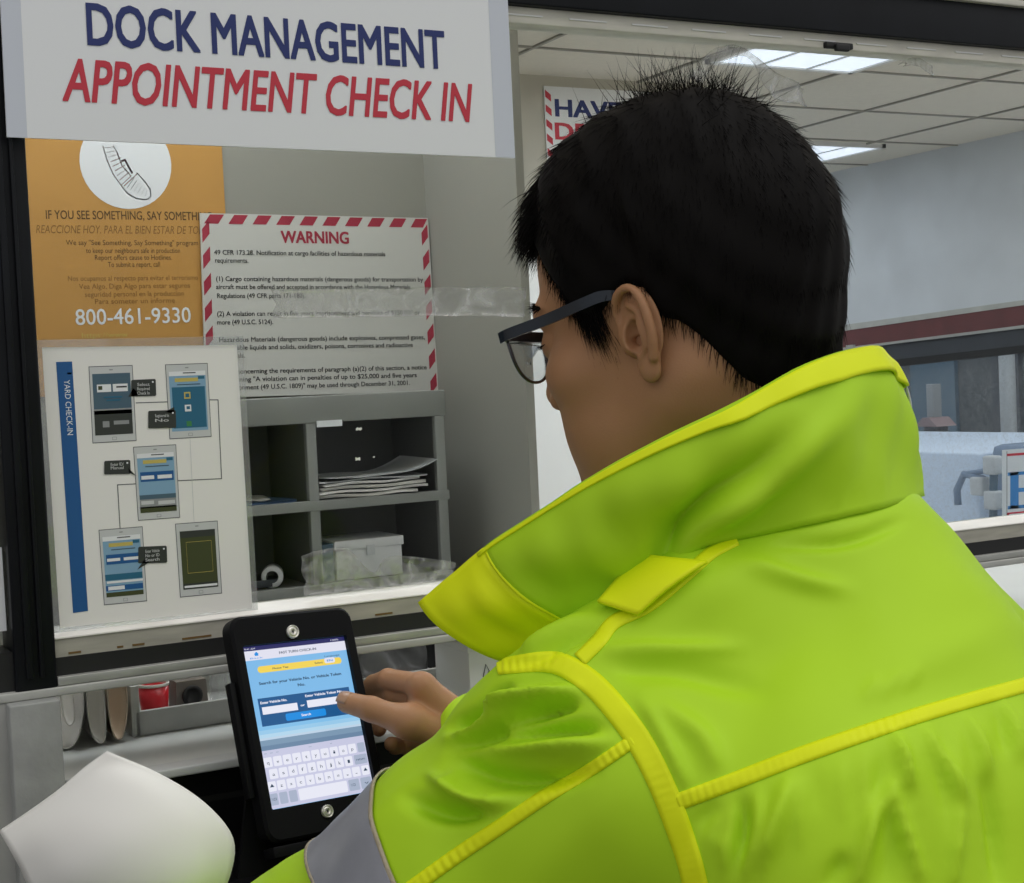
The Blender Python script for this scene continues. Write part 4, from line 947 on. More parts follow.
def hand_l(P):
    w = lambda *a: W(*a)
    wr = w(150, 1000, 1.20); mc = [w(122, 955, 1.20), w(110, 962, 1.215), w(102, 972, 1.23), w(98, 984, 1.243)]
    d = rc(P, wr, mc[0], .023, .0125)
    for i in (1, 2, 3): d = smin(d, rc(P, wr, mc[i], .021, .012), .010)
    d = smin(d, rc(P, mc[0], mc[3], .012, .011), .010)
    d = smin(d, chain(P, [w(152, 978, 1.185), w(143, 945, 1.175), w(131, 922, 1.182), w(120, 905, 1.193)], [.0165, .0125, .0108, .0088], .006), .012)
    for pts, rs in (([mc[0], w(118, 925, 1.226), w(121, 908, 1.222), w(126, 897, 1.212)], [.0105, .009, .0083, .0075]), ([mc[1], w(103, 930, 1.242), w(108, 912, 1.238), w(114, 901, 1.226)], [.0105, .009, .0083, .0075]),
                    ([mc[2], w(91, 942, 1.258), w(95, 924, 1.254), w(101, 912, 1.242)], [.010, .0088, .008, .0072]), ([mc[3], w(82, 960, 1.268), w(84, 944, 1.268), w(88, 933, 1.258)], [.0095, .008, .0074, .0066])):
        d = smin(d, chain(P, pts, rs, .003), .005)
    return smin(d, rc(P, wr, wr+(EL-wr)*.3, .023, .028), .012)
hp = np.array([W(x, y, z) for x in (60, 240) for y in (880, 1010) for z in (1.15, 1.30)])
Vl, Fl = surface(hand_l, hp.min(0)-.03, hp.max(0)+.03, .0018)
PEL = bp(.0, -.150, -.53)
HIPL = PEL+BR_*-.095-ZU*.05; HIPR = PEL+BR_*.095-ZU*.05
def foot(s): b = PEL+BR_*s*.12+BF*.08; return np.array([b[0], b[1], .085])
KNL = (HIPL+foot(-1))/2+BF*.06; KNR = (HIPR+foot(1))/2+BF*.06
CH = bp(0.0, -.06, -.18)
def body_sdf(P):
    d = smin(rc(P, NK-ZU*.03, CH, .06, .125), rc(P, CH, PEL, .105, .105), .05)
    d = smin(d, rc(P, SL, SR, .055, .055), .05)
    d = smin(d, chain(P, [SL, EL, WRL], [.05, .040, .027]), .03); d = smin(d, chain(P, [SR, ER, WRR+(ER-WRR)*.15], [.05, .040, .029]), .03)
    for h, k, f in ((HIPL, KNL, foot(-1)), (HIPR, KNR, foot(1))): d = smin(d, chain(P, [h, k, f], [.082, .055, .04]), .04)
    return d
allp = np.array([SL, SR, EL, WRL, WRR, ER, PEL, NK, foot(-1), foot(1), KNL, KNR, HIPL, HIPR])
Vb, Fb = surface(body_sdf, allp.min(0)-.14, allp.max(0)+.14, .009)
off = 0; AV = []; AF = []
for V, F in ((Vh, Fh), ears[0], ears[1], (Vr, Fr), (Vl, Fl), (Vb, Fb)): AV.append(V); AF.append(F+off); off += len(V)
base = np.array([PEL[0], PEL[1], 0.0])
person = npmesh('person', np.concatenate(AV), np.concatenate(AF), [M_skin], None, base)
tag(person, 'person in lime hi-vis jacket and glasses bending over the tablet, seen from behind', 'person')

# thumb nail, seen from its side
_c = CAM+(W(347.5, 702.5, 1.5265)-CAM)*KS; _b = CAM+(W(371, 709, 1.512)-CAM)*KS; _ax = nrm(_c-_b); _o = nrm(UP*.8-FW*.55); _o = nrm(_o-_ax*(_o@_ax)); _s = np.cross(_ax, _o)
mb = MB(); mb.grid([[_c+_ax*(u*.012-.0045)+(_o*cos(v*.95)+_s*sin(v*.95))*(.0109*KS-.0022*max(0, u-.6)) for v in np.linspace(-1, 1, 9)] for u in np.linspace(0, 1, 8)], mat('nail', (.46, .26, .16), .3), True, thick=.0006); mb.build('thumb_nail', person, fixn=True)
# ---- hair
HL = np.array([(-.16, -.145), (-.12, -.122), (-.085, -.088), (-.052, -.054), (-.036, -.020), (-.029, -.010), (-.019, -.004), (-.015, .016), (-.004, .022), (.010, .018), (.018, .012), (.030, .004), (.042, .012), (.055, .042), (.068, .066), (.085, .080), (.105, .082), (.15, .075)])
def hline(x): return np.interp(x, HL[:, 0], HL[:, 1])
def hair_sdf(q):
    z = q[:, 2]-hline(q[:, 0]); back = np.clip((-q[:, 0]-.02)/.08, 0, 1)
    sm = np.clip(z/.095, 0, 1); sm = sm*sm*(3-2*sm)
    t = -.006+np.clip(z/.012, 0, 1)*.009+sm*(.010+.001*back)
    top = np.clip((q[:, 2]-.09)/.05, 0, 1); t = t+.006*top
    t = t+.0012*np.sin(q[:, 0]*210+q[:, 1]*90)*np.sin(q[:, 1]*170+q[:, 2]*120)*np.clip(z/.03, 0, 1)
    b_ = smin(cran(q), ell(q, (.030, 0, -.025), (.058, .058, .080)), .02)
    return smin(b_, rc(q, neck0, nb_l, .055, .062), .022)-t
Vq, Fq = surface(hair_sdf, (-.18, -.13, -.13), (.16, .13, .20), .0026)
fq = Fq[(hline(Vq[Fq].mean(1)[:, 0]) < Vq[Fq].mean(1)[:, 2]+.002)]
NQ = vnormals(Vq, Fq)
rg = np.random.default_rng(11)
def strands(roots, dirs, lens, grav, r0, seg=4, jitter=.12):
    n = len(roots); V = []; F = []
    P = roots.copy(); D = dirs/np.linalg.norm(dirs, axis=1, keepdims=True); ringp = []
    a = np.cross(D, rg.normal(size=(n, 3))); a /= np.linalg.norm(a, axis=1, keepdims=True)
    for k in range(seg+1):
        rad = r0*(1-.93*k/seg); b = np.cross(D, a)
        ringp.append(np.stack([P+a*rad, P+(-.5*a+.866*b)*rad, P+(-.5*a-.866*b)*rad], 1))
        P = P+D*(lens/seg)[:, None]; D = D+grav*(1.0/seg)+rg.normal(0, jitter/seg, (n, 3)); D /= np.linalg.norm(D, axis=1, keepdims=True)
    R = np.stack(ringp, 1); V = R.reshape(-1, 3)
    base_ = (np.arange(n)*(seg+1)*3)[:, None, None]
    f = np.array([[k*3+j, k*3+(j+1) % 3, (k+1)*3+(j+1) % 3, (k+1)*3+j] for k in range(seg) for j in range(3)])
    return V, (base_+f[None]).reshape(-1, 4)
cen = Vq[fq].mean(1); nor = NQ[fq].mean(1)
def pick(n, wt): p = wt/wt.sum(); return rg.choice(len(cen), n, p=p)
zz = cen[:, 2]-hline(cen[:, 0])
HVs = [Vq]; HFs = [fq]; o_ = len(Vq)
def addst(V, F):
    global o_
    HVs.append(V); HFs.append(F+o_); o_ += len(V)
# general cover: lies along the skull, radiating from the crown
WH = np.array([-.045, .0, .15])
i = pick(9000, np.ones(len(cen))*(zz > .0)); R_ = cen[i]; N_ = nor[i]
fl = R_-WH; fl -= N_*(fl*N_).sum(1, keepdims=True); fl /= np.linalg.norm(fl, axis=1, keepdims=True)+1e-6
up_ = np.clip((R_[:, 2]-.03)/.08, 0, 1)[:, None]
addst(*strands(R_-N_*.003, fl*(1.0+.2*rg.random((len(i), 1)))+N_*(.14+.16*up_), np.where(zz[i] < .05, .008, .018)*(.6+.7*rg.random(len(i))), np.array([0, 0, -.25]), .00042))
# spiky crown
wt = np.exp(-((cen-WH)**2).sum(1)/.032**2)*(cen[:, 2] > .08)
i = pick(420, wt); R_ = cen[i]; N_ = nor[i]
addst(*strands(R_-N_*.003, N_*1.0+rg.normal(0, .45, R_.shape)+np.array([-.05, 0, .1]), .012+.024*rg.random(len(i)), np.array([0, 0, -.25]), .00032))
# fringe combed forward
wt = np.clip((cen[:, 0]-.055)/.03, 0, 1)*np.clip((cen[:, 2]-.088)/.015, 0, 1)
i = pick(2600, wt); R_ = cen[i]; N_ = nor[i]
addst(*strands(R_-N_*.004, N_*.20+np.array([.75, 0, -.45])+rg.normal(0, .13, R_.shape), .019+.017*rg.random(len(i)), np.array([-.15, 0, -.75]), .00050))
# soft hairline around the temple, ear and nape
wt = ((zz < .016) & (zz > -.004)).astype(float)*(np.abs(cen[:, 1]) > .02)
i = pick(3200, wt); R_ = cen[i]; N_ = nor[i]
dn = np.where(R_[:, :1] > .015, np.array([[.15, 0, -1.]]), np.array([[.25, 0, -1.]]))
addst(*strands(R_-N_*.002, dn+N_*.25+rg.normal(0, .15, R_.shape), .007+.011*rg.random(len(i)), -N_*.4, .00032))
# sideburns
wt = ((cen[:, 0] > .021) & (cen[:, 0] < .052) & (zz < .022)).astype(float)*(np.abs(cen[:, 1]) > .03)
i = pick(1500, wt); R_ = cen[i]; N_ = nor[i]
addst(*strands(R_-N_*.002, np.array([-.12, 0, -1.])+N_*.12+rg.normal(0, .10, R_.shape), (.014+.014*rg.random(len(i)))*np.where(R_[:, 0] < .042, 1.25, .8), -N_*.25, .00034))
hv = np.concatenate(HVs); hf = np.concatenate(HFs)
npmesh('hair', h2w(hv), hf, [M_hair], person)
# eyebrows and lashes
for s_ in (1, -1):
    u = rg.random(90)
    V, F = strands(np.stack([.090-.016*u**1.5, s_*(.012+.040*u), .037+.006*np.sin(pi*u)], 1), np.stack([.35+0*u, s_*.9+0*u, .25-.5*u], 1)+rg.normal(0, .15, (90, 3)), .008+.004*rg.random(90), np.array([0, 0, -.3]), .0004)
    npmesh('eyebrow', h2w(V), F, [M_hair], person)['kind'] = 'stuff'
    u = np.linspace(0, 1, 40)
    V, F = strands(np.stack([.087-.006*np.abs(2*u-1), s_*(.020+.025*u), .0145+0*u], 1), np.stack([.9+0*u, s_*(u-.4)*.8, -.25+0*u], 1), .006+0*u, np.array([0, 0, .3]), .00025)
    npmesh('eyelash', h2w(V), F, [M_hair], person)['kind'] = 'stuff'

# ================================================================ JACKET
def torso_sdf(P):
    q = P-NK; r = q@BR_; f = q@BF; z = q[:, 2]; h = -z
    fo = f+.035+.26*np.clip(h, -.05, 1)
    hw = .205+.02*np.clip((h-.15)/.4, 0, 1); hd = .128+.045*np.clip((h-.1)/.4, 0, 1)
    e = (np.sqrt((r/hw)**2+(fo/hd)**2)-1)*hd*.95
    e = smax(e, z+.10+.40*np.clip(r, 0, .3), .06); e = np.maximum(e, -.62-z)
    d = smin(e, rc(P, bp(-.055, -.035, -.058), SL+BR_*.03+ZU*.01, .072, .082), .06); d = smin(d, rc(P, bp(.0, -.035, -.085), SR-BR_*.03+ZU*.01, .078, .080), .06)
    d = smin(d, rc(P, bp(-.02, -.03, -.10), bp(-.035, -.01, -.04), .10, .072), .05)
    d = smin(d, rc(P, W(850, 558, 1.02), W(968, 680, 1.10), .058, .064), .04)
    d = smin(d, ell(P, bp(-.03, -.105, -.19), (.15, .070, .13), np.stack([BR_, BF, ZU])), .06)
    return d
def sleeve_l(P):
    ws = WRL+(EL-WRL)*.12; m = W(480, 872, .975)
    return chain(P, [SL, m, EL, ws], [.090, .084, .074, .050], .02)
def sleeve_r(P):
    ws = W(483, 738, 1.52*KS); return chain(P, [SR, ER, ws], [.088, .070, .047], .02)
def jacket_sdf(P):
    d = smin(torso_sdf(P), sleeve_r(P), .03); d = smin(d, sleeve_l(P), .022)
    d = smin(d, rc(P, W(565, 700, .925), W(500, 735, .955), .030, .028), .03)      # puffed sleeve head
    d = smin(d, rc(P, W(566, 722, .945), W(705, 612, .935), .045, .045), .035)      # ridge of the shoulder
    return d
pj = np.array([SL, SR, EL, WRL, ER, W(483, 738, 1.52*KS), NK, bp(0, -.25, -.62)])
Vj, Fj = surface(jacket_sdf, pj.min(0)-.16, pj.max(0)+np.array([.16, .16, .13]), .0031)
Vj = relax(Vj, Fj, 3, .5)
# folds pressed into the cloth
Nj = vnormals(Vj, Fj); pr = proj(Vj); facing = -(Nj*(Vj-CAM)).sum(1)/np.linalg.norm(Vj-CAM, axis=1)
disp = np.zeros(len(Vj))
def fold(pts, wpx, h, taper=True):
    global disp
    pts = cr([(*p, 0) for p in pts], 40)[:, :2]; best = np.full(len(Vj), 1e9); tt = np.zeros(len(Vj))
    lo = pts.min(0)-4*wpx; hi = pts.max(0)+4*wpx
    m = np.where((pr[:, 0] > lo[0]) & (pr[:, 0] < hi[0]) & (pr[:, 1] > lo[1]) & (pr[:, 1] < hi[1]) & (facing > -.1))[0]
    if not len(m): return
    d = np.linalg.norm(pr[m, None, :2]-pts[None], axis=2); k = d.argmin(1); dd = d.min(1); t = k/39.0
    tp_ = np.sin(pi*np.clip(t, 0.02, .98))**.6 if taper else 1.0
    disp[m] += h*np.exp(-(dd/wpx)**2)*tp_*np.clip(facing[m]*2.5+.3, 0, 1)
FOLDS = [(p_, max(5.2, w_*.9), h_*(3.3 if p_[0][0] < 600 and p_[0][1] > 680 else 2.2)) for p_, w_, h_ in [
 ([(452, 727), (480, 712), (507, 690)], 5, -.010), ([(470, 716), (520, 700), (575, 692)], 7, .007), ([(455, 735), (505, 722), (560, 706), (575, 703)], 5, -.006),
 ([(450, 745), (490, 737), (503, 728)], 6, -.005), ([(448, 738), (490, 724), (530, 712)], 6, .006),
 ([(455, 760), (490, 776), (540, 780), (590, 770)], 9, -.006), ([(490, 750), (550, 748), (610, 742)], 9, .005), ([(450, 790), (480, 803), (510, 800)], 8, .006), ([(410, 800), (450, 812), (500, 806)], 9, -.006),
 ([(500, 742), (560, 730), (600, 728)], 7, -.005), ([(430, 775), (452, 790), (452, 775)], 6, .004),
 ([(740, 795), (742, 830), (735, 870)], 8, -.004), ([(790, 775), (780, 815), (765, 860)], 9, .004), ([(760, 790), (758, 830), (745, 880)], 7, .003),
 ([(895, 780), (870, 830), (855, 890)], 8, .004), ([(893, 785), (905, 830), (925, 890)], 6, .0035), ([(893, 800), (890, 850), (885, 890)], 14, -.0025),
 ([(925, 730), (945, 765), (965, 800)], 6, .004), ([(895, 735), (905, 765), (912, 790)], 5, .004), ([(965, 715), (980, 745), (990, 780)], 5, .003), ([(960, 810), (955, 850), (950, 890)], 5, .003), ([(985, 770), (995, 820), (1000, 890)], 8, -.004), ([(1000, 700), (1012, 730), (1020, 760)], 5, .003),
 ([(700, 830), (708, 815), (722, 805)], 8, -.002), ([(715, 840), (730, 850), (725, 870)], 9, .0015), ([(825, 890), (840, 868), (850, 860)], 10, -.0025),
 ([(880, 700), (890, 685), (905, 668)], 6, .0012), ([(865, 702), (872, 688), (880, 676)], 6, .0012), ([(900, 692), (912, 678), (915, 665)], 5, .0012),
 ([(600, 652), (660, 650), (740, 648)], 9, .003), ([(610, 668), (680, 672), (760, 690)], 12, -.003), ([(650, 700), (700, 735), (720, 770)], 12, .003), ([(740, 560), (800, 580), (850, 590)], 10, .003),
 ([(775, 545), (850, 540), (905, 520)], 6, -.003), ([(640, 700), (665, 740), (690, 790)], 8, .003),
 ([(520, 655), (545, 640), (590, 615)], 6, .004), ([(515, 668), (560, 645), (600, 628)], 5, -.004),
]
]
_rf = np.random.default_rng(3)
for k in range(17):      # fine gathers hanging below the yoke seam
    x_ = 700+k*20+_rf.uniform(-6, 6); y_ = 806-(x_-684)*.335+8; l_ = _rf.uniform(40, 110); s_ = (x_-860)*.10+_rf.uniform(-8, 8)
    FOLDS.append(([(x_, y_), (x_+s_*.5, y_+l_*.5), (x_+s_, y_+l_)], _rf.uniform(4, 6.5), _rf.uniform(.0016, .0034)*(1 if k % 3 else -1)))
for pts, w_, h_ in FOLDS: fold(pts, w_, h_)
g = np.sin(Vj@np.array([37., 21., 55.])+2*np.sin(Vj@np.array([-18., 44., 23.])))*np.sin(Vj@np.array([-29., 33., 17.]))
disp += .0012*g
Vj = relax(Vj+Nj*disp[:, None], Fj, 2, .5)
jacket = npmesh('jacket', Vj, Fj, [M_lime], person)
Nj = vnormals(Vj, Fj)
BV = BVHTree.FromPolygons(Vj.tolist(), Fj.tolist())
def hit(x, y, back=0.0):
    d = nrm(ray(x, y)); r = BV.ray_cast(Vector(CAM), Vector(d))
    if r[0] is None:
        Z = 1.0; P = W(x, y, .95); r = BV.find_nearest(Vector(P)); return np.array(r[0]), np.array(r[1])
    return np.array(r[0]), np.array(r[1])
def strap(name, cpx, wpx, m, lift=.0010, th=.0014, n=70, k=5, puck=0.0, parent=None, edge=None):
    """ribbon sewn on the jacket: centre line through pixels, width in pixels"""
    C = cr([(*p, 0) for p in cpx], n)[:, :2]; T = np.gradient(C, axis=0); T /= np.linalg.norm(T, axis=1, keepdims=True); Nn = np.stack([-T[:, 1], T[:, 0]], 1)
    wv = np.interp(np.linspace(0, 1, n), np.linspace(0, 1, len(wpx)), wpx) if hasattr(wpx, '__len__') else np.full(n, wpx)
    G = np.zeros((n, k, 3)); NN = np.zeros((n, k, 3))
    for i in range(n):
        for j in range(k): G[i, j], NN[i, j] = hit(*(C[i]+Nn[i]*(j/(k-1)-.5)*wv[i]))
    for _ in range(2): G[1:-1] = .5*G[1:-1]+.25*(G[2:]+G[:-2]); NN[1:-1] = .5*NN[1:-1]+.25*(NN[2:]+NN[:-2])
    L_ = np.concatenate([[0], np.cumsum(np.linalg.norm(np.diff(C, axis=0), axis=1))])
    for i in range(n):
        for j in range(k):
            s = abs(j/(k-1)-.5)*2; ph = L_[i]*2*pi/8.5+2.2*sin(L_[i]*.045)+.5*j
            l = lift*(.3 if s > .99 else 1)+puck*(sin(ph)*(.65+.35*sin(L_[i]*.06+1)))*(.65+.45*sin(L_[i]*.031+.7))*(1-s**4)
            G[i, j] += nrm(NN[i, j])*l
    mb = MB(); mb.grid(G, m, True, thick=th); return mb.build(name, parent or jacket, fixn=True)
# tapes and seams
strap('armhole_tape', [(498, 668), (515, 665), (540, 662), (562, 665), (590, 682), (615, 708), (640, 742), (662, 785), (678, 826), (690, 862), (698, 895)], [14, 18, 22, 24, 25, 26, 26, 25, 25], M_yel, .0009, .0009, 130, 6, .00035)
strap('yoke_tape', [(678, 802), (740, 779), (800, 756), (860, 735), (920, 715), (975, 699), (1040, 681), (1085, 668)], [17, 17, 16, 15, 14], M_yel, .0008, .0009, 220, 5, .0004)
strap('sleeve_tape', [(633, 741), (590, 770), (545, 797), (500, 827), (455, 857), (405, 893)], [13, 14, 15, 15], M_yel, .0008, .0009, 180, 5, .00045)
strap('shoulder_tape', [(737, 541), (712, 553), (690, 572), (650, 605), (615, 622), (600, 640), (580, 660)], [10, 13, 13, 14, 15, 15], M_yel, .0008, .0009, 60, 5)
# epaulette
def patch(name, quad, m, lift, th, n=14):
    a, b, c, d = [np.array(p, float) for p in quad]; G = []
    for i in range(n):
        u = i/(n-1); row = []
        for j in range(n):
            v = j/(n-1); p = a*(1-u)*(1-v)+b*u*(1-v)+c*u*v+d*(1-u)*v; P, Nm = hit(*p); row.append(P+Nm*lift*(1+.6*sin(pi*v)*u))
        G.append(row)
    G = np.array(G)
    for _ in range(3): G[1:-1, 1:-1] = .5*G[1:-1, 1:-1]+.125*(G[2:, 1:-1]+G[:-2, 1:-1]+G[1:-1, 2:]+G[1:-1, :-2])
    mb = MB(); mb.grid(G, m, True, thick=th); return mb.build(name, jacket, fixn=True)
patch('epaulette', [(601, 609), (641, 620), (708, 568), (646, 561)], M_yel, .0055, .0024)
# reflective band round the sleeve: cut from the sleeve surface between two planes and lifted
def plane3(p1, p2, p3):
    A, B, C = hit(*p1)[0], hit(*p2)[0], hit(*p3)[0]; n = nrm(np.cross(B-A, C-A)); return B, (n if n@(EL-SL) > 0 else -n)
def plane2(p1, p2):
    A, B = hit(*p1)[0], hit(*p2)[0]; c = nrm(B-A); n = nrm(EL-W(480, 872, .975)); n = nrm(n-c*(n@c)); return A, n
PR_ = plane3((372.5, 800), (375, 832), (391, 876)); PL_ = plane2((309, 856), (315, 880))
def cut_band(name, pr_, pl_, m, lift, th):
    c_ = Vj[Fj].mean(1); ax_ = nrm(EL-W(480, 872, .975))
    keep = Fj[((c_-pr_[0])@pr_[1] > -.02) & ((c_-pl_[0])@pl_[1] < .02) & (np.linalg.norm(np.cross(c_-EL, ax_), axis=1) < .125) & (np.abs((c_-EL)@ax_) < .30)]
    ids = np.unique(np.array(keep)); mp = {k: i for i, k in enumerate(ids)}
    bm = bmesh.new(); vs = [bm.verts.new((Vj[k]+Nj[k]*lift).tolist()) for k in ids]
    for f in keep: bm.faces.new([vs[mp[k]] for k in f])
    bmesh.ops.bisect_plane(bm, geom=bm.verts[:]+bm.edges[:]+bm.faces[:], plane_co=pr_[0].tolist(), plane_no=pr_[1].tolist(), clear_inner=True)
    bmesh.ops.bisect_plane(bm, geom=bm.verts[:]+bm.edges[:]+bm.faces[:], plane_co=pl_[0].tolist(), plane_no=pl_[1].tolist(), clear_outer=True)
    bm.verts.index_update(); mb = MB(); mb.add([v.co[:] for v in bm.verts], [[v.index for v in f.verts] for f in bm.faces], m, True); bm.free()
    o = mb.build(name, jacket); md = o.modifiers.new('cloth', 'SOLIDIFY'); md.thickness = th; md.offset = 0; return o
cut_band('reflective_band', PR_, PL_, M_refl, .0016, .0016)['label'] = 'silver reflective band'
cut_band('band_edging', (PR_[0]-PR_[1]*.0022, PR_[1]), (PR_[0]+PR_[1]*.0004, PR_[1]), M_edge, .0022, .0016)
cut_band('band_edging', (PL_[0]-PL_[1]*.0004, PL_[1]), (PL_[0]+PL_[1]*.0018, PL_[1]), M_edge, .0022, .0016)

# ---- collar: stands around the neck, open at the front
COL = [  # bottom px,py,Z | top px,py,Z   (Z None: on the jacket)
 ((522, 668, .990), (420, 603, 1.000)), ((550, 645, .970), (456, 573, .985)), ((573, 622, .955), (490, 545, .970)),
 ((618, 600, .940), (540, 512, .945)), ((664, 572, .925), (592, 478, .925)), ((700, 543, None), (660, 440, .905)), ((762, 529, None), (738, 402, .905)),
 ((830, 514, None), (808, 364, .930)), ((885, 501, None), (868, 349, .985)), ((919, 492, 1.02), (888, 366, 1.02)),
 ((906, 494, 1.10), (872, 376, 1.08)), ((820, 505, 1.19), (800, 405, 1.16)), ((720, 570, 1.21), (690, 482, 1.20)), ((640, 640, 1.17), (600, 562, 1.17)), ((610, 665, 1.12), (565, 602, 1.13))]
bot = []; top = []
for (b, t_) in COL:
    if b[2] is None: P, Nm = hit(b[0], b[1]); bot.append(P-nrm(ray(b[0], b[1]))*.003)
    else: bot.append(W(*b))
    top.append(W(*t_))
NC = 90
Bc = cr(bot, NC); Tc = cr(top, NC)
def collar_pt(i, v, lift=0.0):
    b, t_ = Bc[i], Tc[i]; p = b*(1-v)+t_*v
    tng = Tc[min(i+1, NC-1)]-Tc[max(i-1, 0)]+Bc[min(i+1, NC-1)]-Bc[max(i-1, 0)]
    n_ = nrm(np.cross(nrm(t_-b), nrm(tng)))
    c_ = (p-(NK+BF*.03+ZU*.06)); 
    if n_@c_ < 0: n_ = -n_
    bulge = (.013-.007*min(1, max(0, (i-46)/8)))*sin(pi*max(v, 0)**1.5)
    wr_ = .0022*sin(i*.55+6*v)*sin(pi*v)+.0015*sin(i*1.3-4*v)*sin(pi*v)
    if i < 3: bulge += 0
    # slanting fold on the near side and tucks above the seam at the back
    f1 = -.018*math.exp(-(((i-34)-(v-.42)*22)/3.2)**2)*math.exp(-((v-.32)/.24)**2)+.016*math.exp(-(((i-40)-(v-.42)*22)/2.8)**2)*math.exp(-((v-.32)/.24)**2)
    f2 = .0016*sin(i*2.4)*math.exp(-((v-.09)/.06)**2)*(1 if i > 42 else 0)
    return p+n_*(bulge+wr_+f1+f2+lift)
fi = int(NC*2/14)+1
mb = MB()
G = [[collar_pt(i, v) for v in np.linspace(-.04, 1, 22)] for i in range(NC)]
mb.grid(G[fi-1:], M_lime, True, thick=.0045); mb.grid(G[:fi], M_yel, True, thick=.0045)
collar = mb.build('collar', jacket, fixn=True)
mb = MB(); r_h = lambda i: .028+.06*np.clip((i-20)/18, 0, 1)+.09*np.clip((i-36)/10, 0, 1)
mb.grid([[collar_pt(i, 1-r_h(i)*(1-q), .0030+.0015*min(1, max(0, (i-25)/10))+.0015*sin(i*.9)*(1 if i > 34 else 0)) for q in np.linspace(0, 1.0, 7)] for i in range(fi-2, NC)], M_yel, True, thick=.0022)
mb.build('collar_rim', jacket, fixn=True)
mb = MB(); mb.grid([[collar_pt(fi-1, v, .0026)+q*(collar_pt(fi+1, v, .0026)-collar_pt(fi-1, v, .0026))*.16 for q in (0, .5, 1)] for v in np.linspace(0, 1, 20)], M_yel, True, thick=.0008); mb.build('collar_seam', jacket, fixn=True)
mb = MB(); mb.tube(cr([W(895, 364, 1.022), W(903, 378, 1.024), W(909, 396, 1.026), W(911, 412, 1.03), W(909, 424, 1.035)], 14), .0009, M_lgrey, 6); mb.build('drawcord', jacket)
# trousers and shoes (below the frame)
def pants_sdf(P):
    d = ell(P, PEL, (.165, .125, .13), np.stack([BR_, BF, ZU]))
    for h, k, f in ((HIPL, KNL, foot(-1)), (HIPR, KNR, foot(1))): d = smin(d, chain(P, [h, k, f+ZU*.02], [.092, .076, .068], .02), .03)
    return d
pp = np.array([PEL, foot(-1), foot(1), KNL, KNR])
Vp, Fp = surface(pants_sdf, pp.min(0)-.19, pp.max(0)+.23, .011); npmesh('trousers', Vp, Fp, [M_pants], person)
for s in (-1, 1):
    f = foot(s)*[1, 1, 0]
    def shoe(P):
        d = rc(P, f-BF*.05+ZU*.045, f+BF*.14+ZU*.035, .042, .040); d = smin(d, rc(P, f-BF*.03+ZU*.09, f-BF*.03+ZU*.05, .045, .045), .03)
        return np.maximum(d, .001-P[:, 2])
    V, F = surface(shoe, f-[.22, .22, .02], f+[.22, .22, .18], .007); npmesh('shoe', V, F, [M_shoe], person)

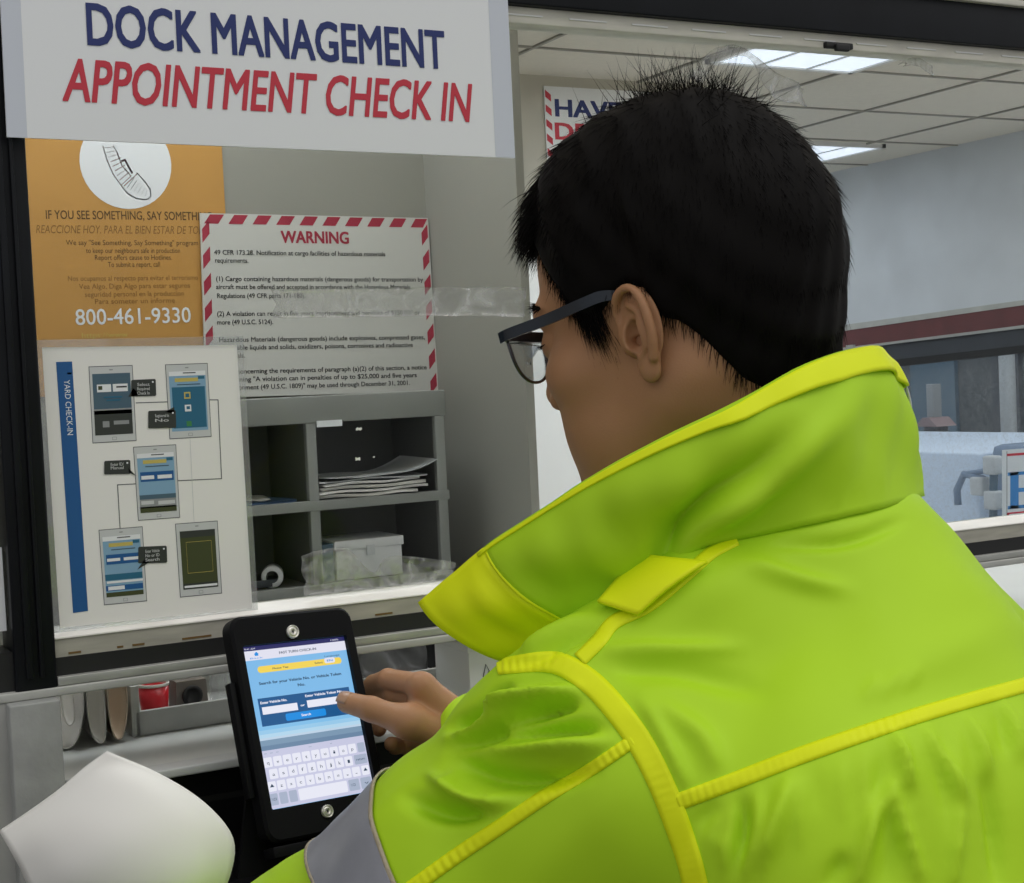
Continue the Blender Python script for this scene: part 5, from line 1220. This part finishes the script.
# ================================================================ GLASSES
M_frame = mat('navy_glasses_frame', (.008, .014, .024), .3, spec=.5); M_rim = mat('gunmetal_rim', (.10, .10, .11), .25, metal=.8); M_lens = glass_mat('lens', (.96, .97, .97), .075)
gl = empty('eyeglasses', h2w((.108, 0, .012))); tag(gl, 'dark navy framed eyeglasses worn by the person', 'glasses')
gx = .102
for s in (1, -1):
    mb = MB()
    pts = cr([(gx-.002, s*.069, .024), (gx-.012, s*.0725, .0245), (.06, s*.0750, .0250), (.028, s*.0815, .0262), (.013, s*.0795, .0268), (.002, s*.0740, .0225), (-.012, s*.0715, .008)], 40)
    G = []
    for i, p in enumerate(pts):
        hh = .0036 if i < 24 else .0036-.0012*(i-24)/16; tw = .0013
        G.append([h2w(p+np.array([0, s*tw*a, hh*b])) for a, b in ((1, -1), (1, 1), (-1, 1), (-1, -1), (1, -1))])
    G = np.array(G); mb.grid(G, M_frame, False); mb.add(G[0][:4], [[0, 1, 2, 3]], M_frame); mb.add(G[-1][:4], [[0, 1, 2, 3]], M_frame)
    mb.build('temple', gl, fixn=True)
    mb = MB()          # brow bar over the lens
    pts = [(gx-.002-.004*(abs(y)/.07)**2, s*y, .0245) for y in np.linspace(.010, .0705, 12)]
    G = [[h2w(np.array(p)+np.array([a*.0017, 0, b*.0036])) for a, b in ((1, -1), (1, 1), (-1, 1), (-1, -1), (1, -1))] for p in pts]
    mb.grid(np.array(G), M_frame, False); mb.add(G[0][:4], [[0, 1, 2, 3]], M_frame); mb.add(G[-1][:4], [[0, 1, 2, 3]], M_frame); mb.build('brow_bar', gl, fixn=True)
    # lens outline (y,z)
    ol = cr([(.0115, .021, 0), (.0115, .010, 0), (.0165, -.001, 0), (.028, -.0065, 0), (.044, -.007, 0), (.057, -.0015, 0), (.064, .008, 0), (.0665, .021, 0)], 34)[:, :2]
    xx = lambda y: gx-.002-.004*(abs(y)/.07)**2
    mb = MB(); mb.tube([h2w((xx(y), s*y, z)) for y, z in ol], .0011, M_rim, 8); mb.build('lens_rim', gl)
    mb = MB(); c = np.array([.039, .006]); rings = []
    for q in np.linspace(0.02, 1, 7): rings.append([h2w((xx(c[0]+(y-c[0])*q)+.0012*(1-q*q), s*(c[0]+(y-c[0])*q), c[1]+(z-c[1])*q)) for y, z in np.vstack([ol, ol[:1]])])
    mb.grid(np.array(rings), M_lens, True, thick=.0012); mb.build('lens', gl)
    mb = MB(); mb.tube([h2w(p) for p in ((gx-.004, s*.0135, .004), (gx-.012, s*.0125, .003), (gx-.014, s*.0115, -.002))], .0006, M_rim, 6); mb.lathe(h2w((gx-.014, s*.0112, -.003)), HB[1]*s, [(0, -.001), (.003, -.001), (.0035, .0), (.003, .001), (0, .001)], M_lens, 12); mb.build('nose_pad', gl)
mb = MB(); mb.tube([h2w(p) for p in ((gx-.002, -.012, .018), (gx+.001, 0, .0205), (gx-.002, .012, .018))], .0013, M_rim, 8); mb.build('bridge', gl)

# ================================================================ CURLED PAPER IN THE LEFT HAND
PR = [  # rows from the far (upper) edge to the near edge: left .. right pixels with depth
 [(-1, 831, 1.26), (26, 813, 1.25), (58, 790, 1.24), (84, 768, 1.235), (107, 751, 1.23)],
 [(10, 850, 1.235), (45, 828, 1.215), (85, 803, 1.205), (125, 779, 1.205), (160, 774, 1.215)],
 [(20, 868, 1.225), (60, 850, 1.195), (110, 828, 1.180), (165, 808, 1.185), (205, 803, 1.205)],
 [(30, 890, 1.22), (75, 875, 1.185), (130, 855, 1.170), (190, 842, 1.175), (233, 838, 1.20)],
 [(45, 915, 1.22), (90, 902, 1.19), (140, 890, 1.172), (195, 880, 1.172), (230, 876, 1.195)],
 [(62, 940, 1.225), (100, 930, 1.205), (145, 925, 1.19), (185, 918, 1.185), (212, 912, 1.20)]]
G0 = np.array([[W(*p) for p in r] for r in PR])
G1 = np.array([cr(r, 26) for r in G0]); G2 = np.array([cr(G1[:, j], 26) for j in range(26)])
mb = MB(); mb.grid(G2, M_paper, True, thick=.0006); tag(mb.build('curled_paper', fixn=True), 'large blank white curled paper sheet held in the foreground at lower left', 'paper')
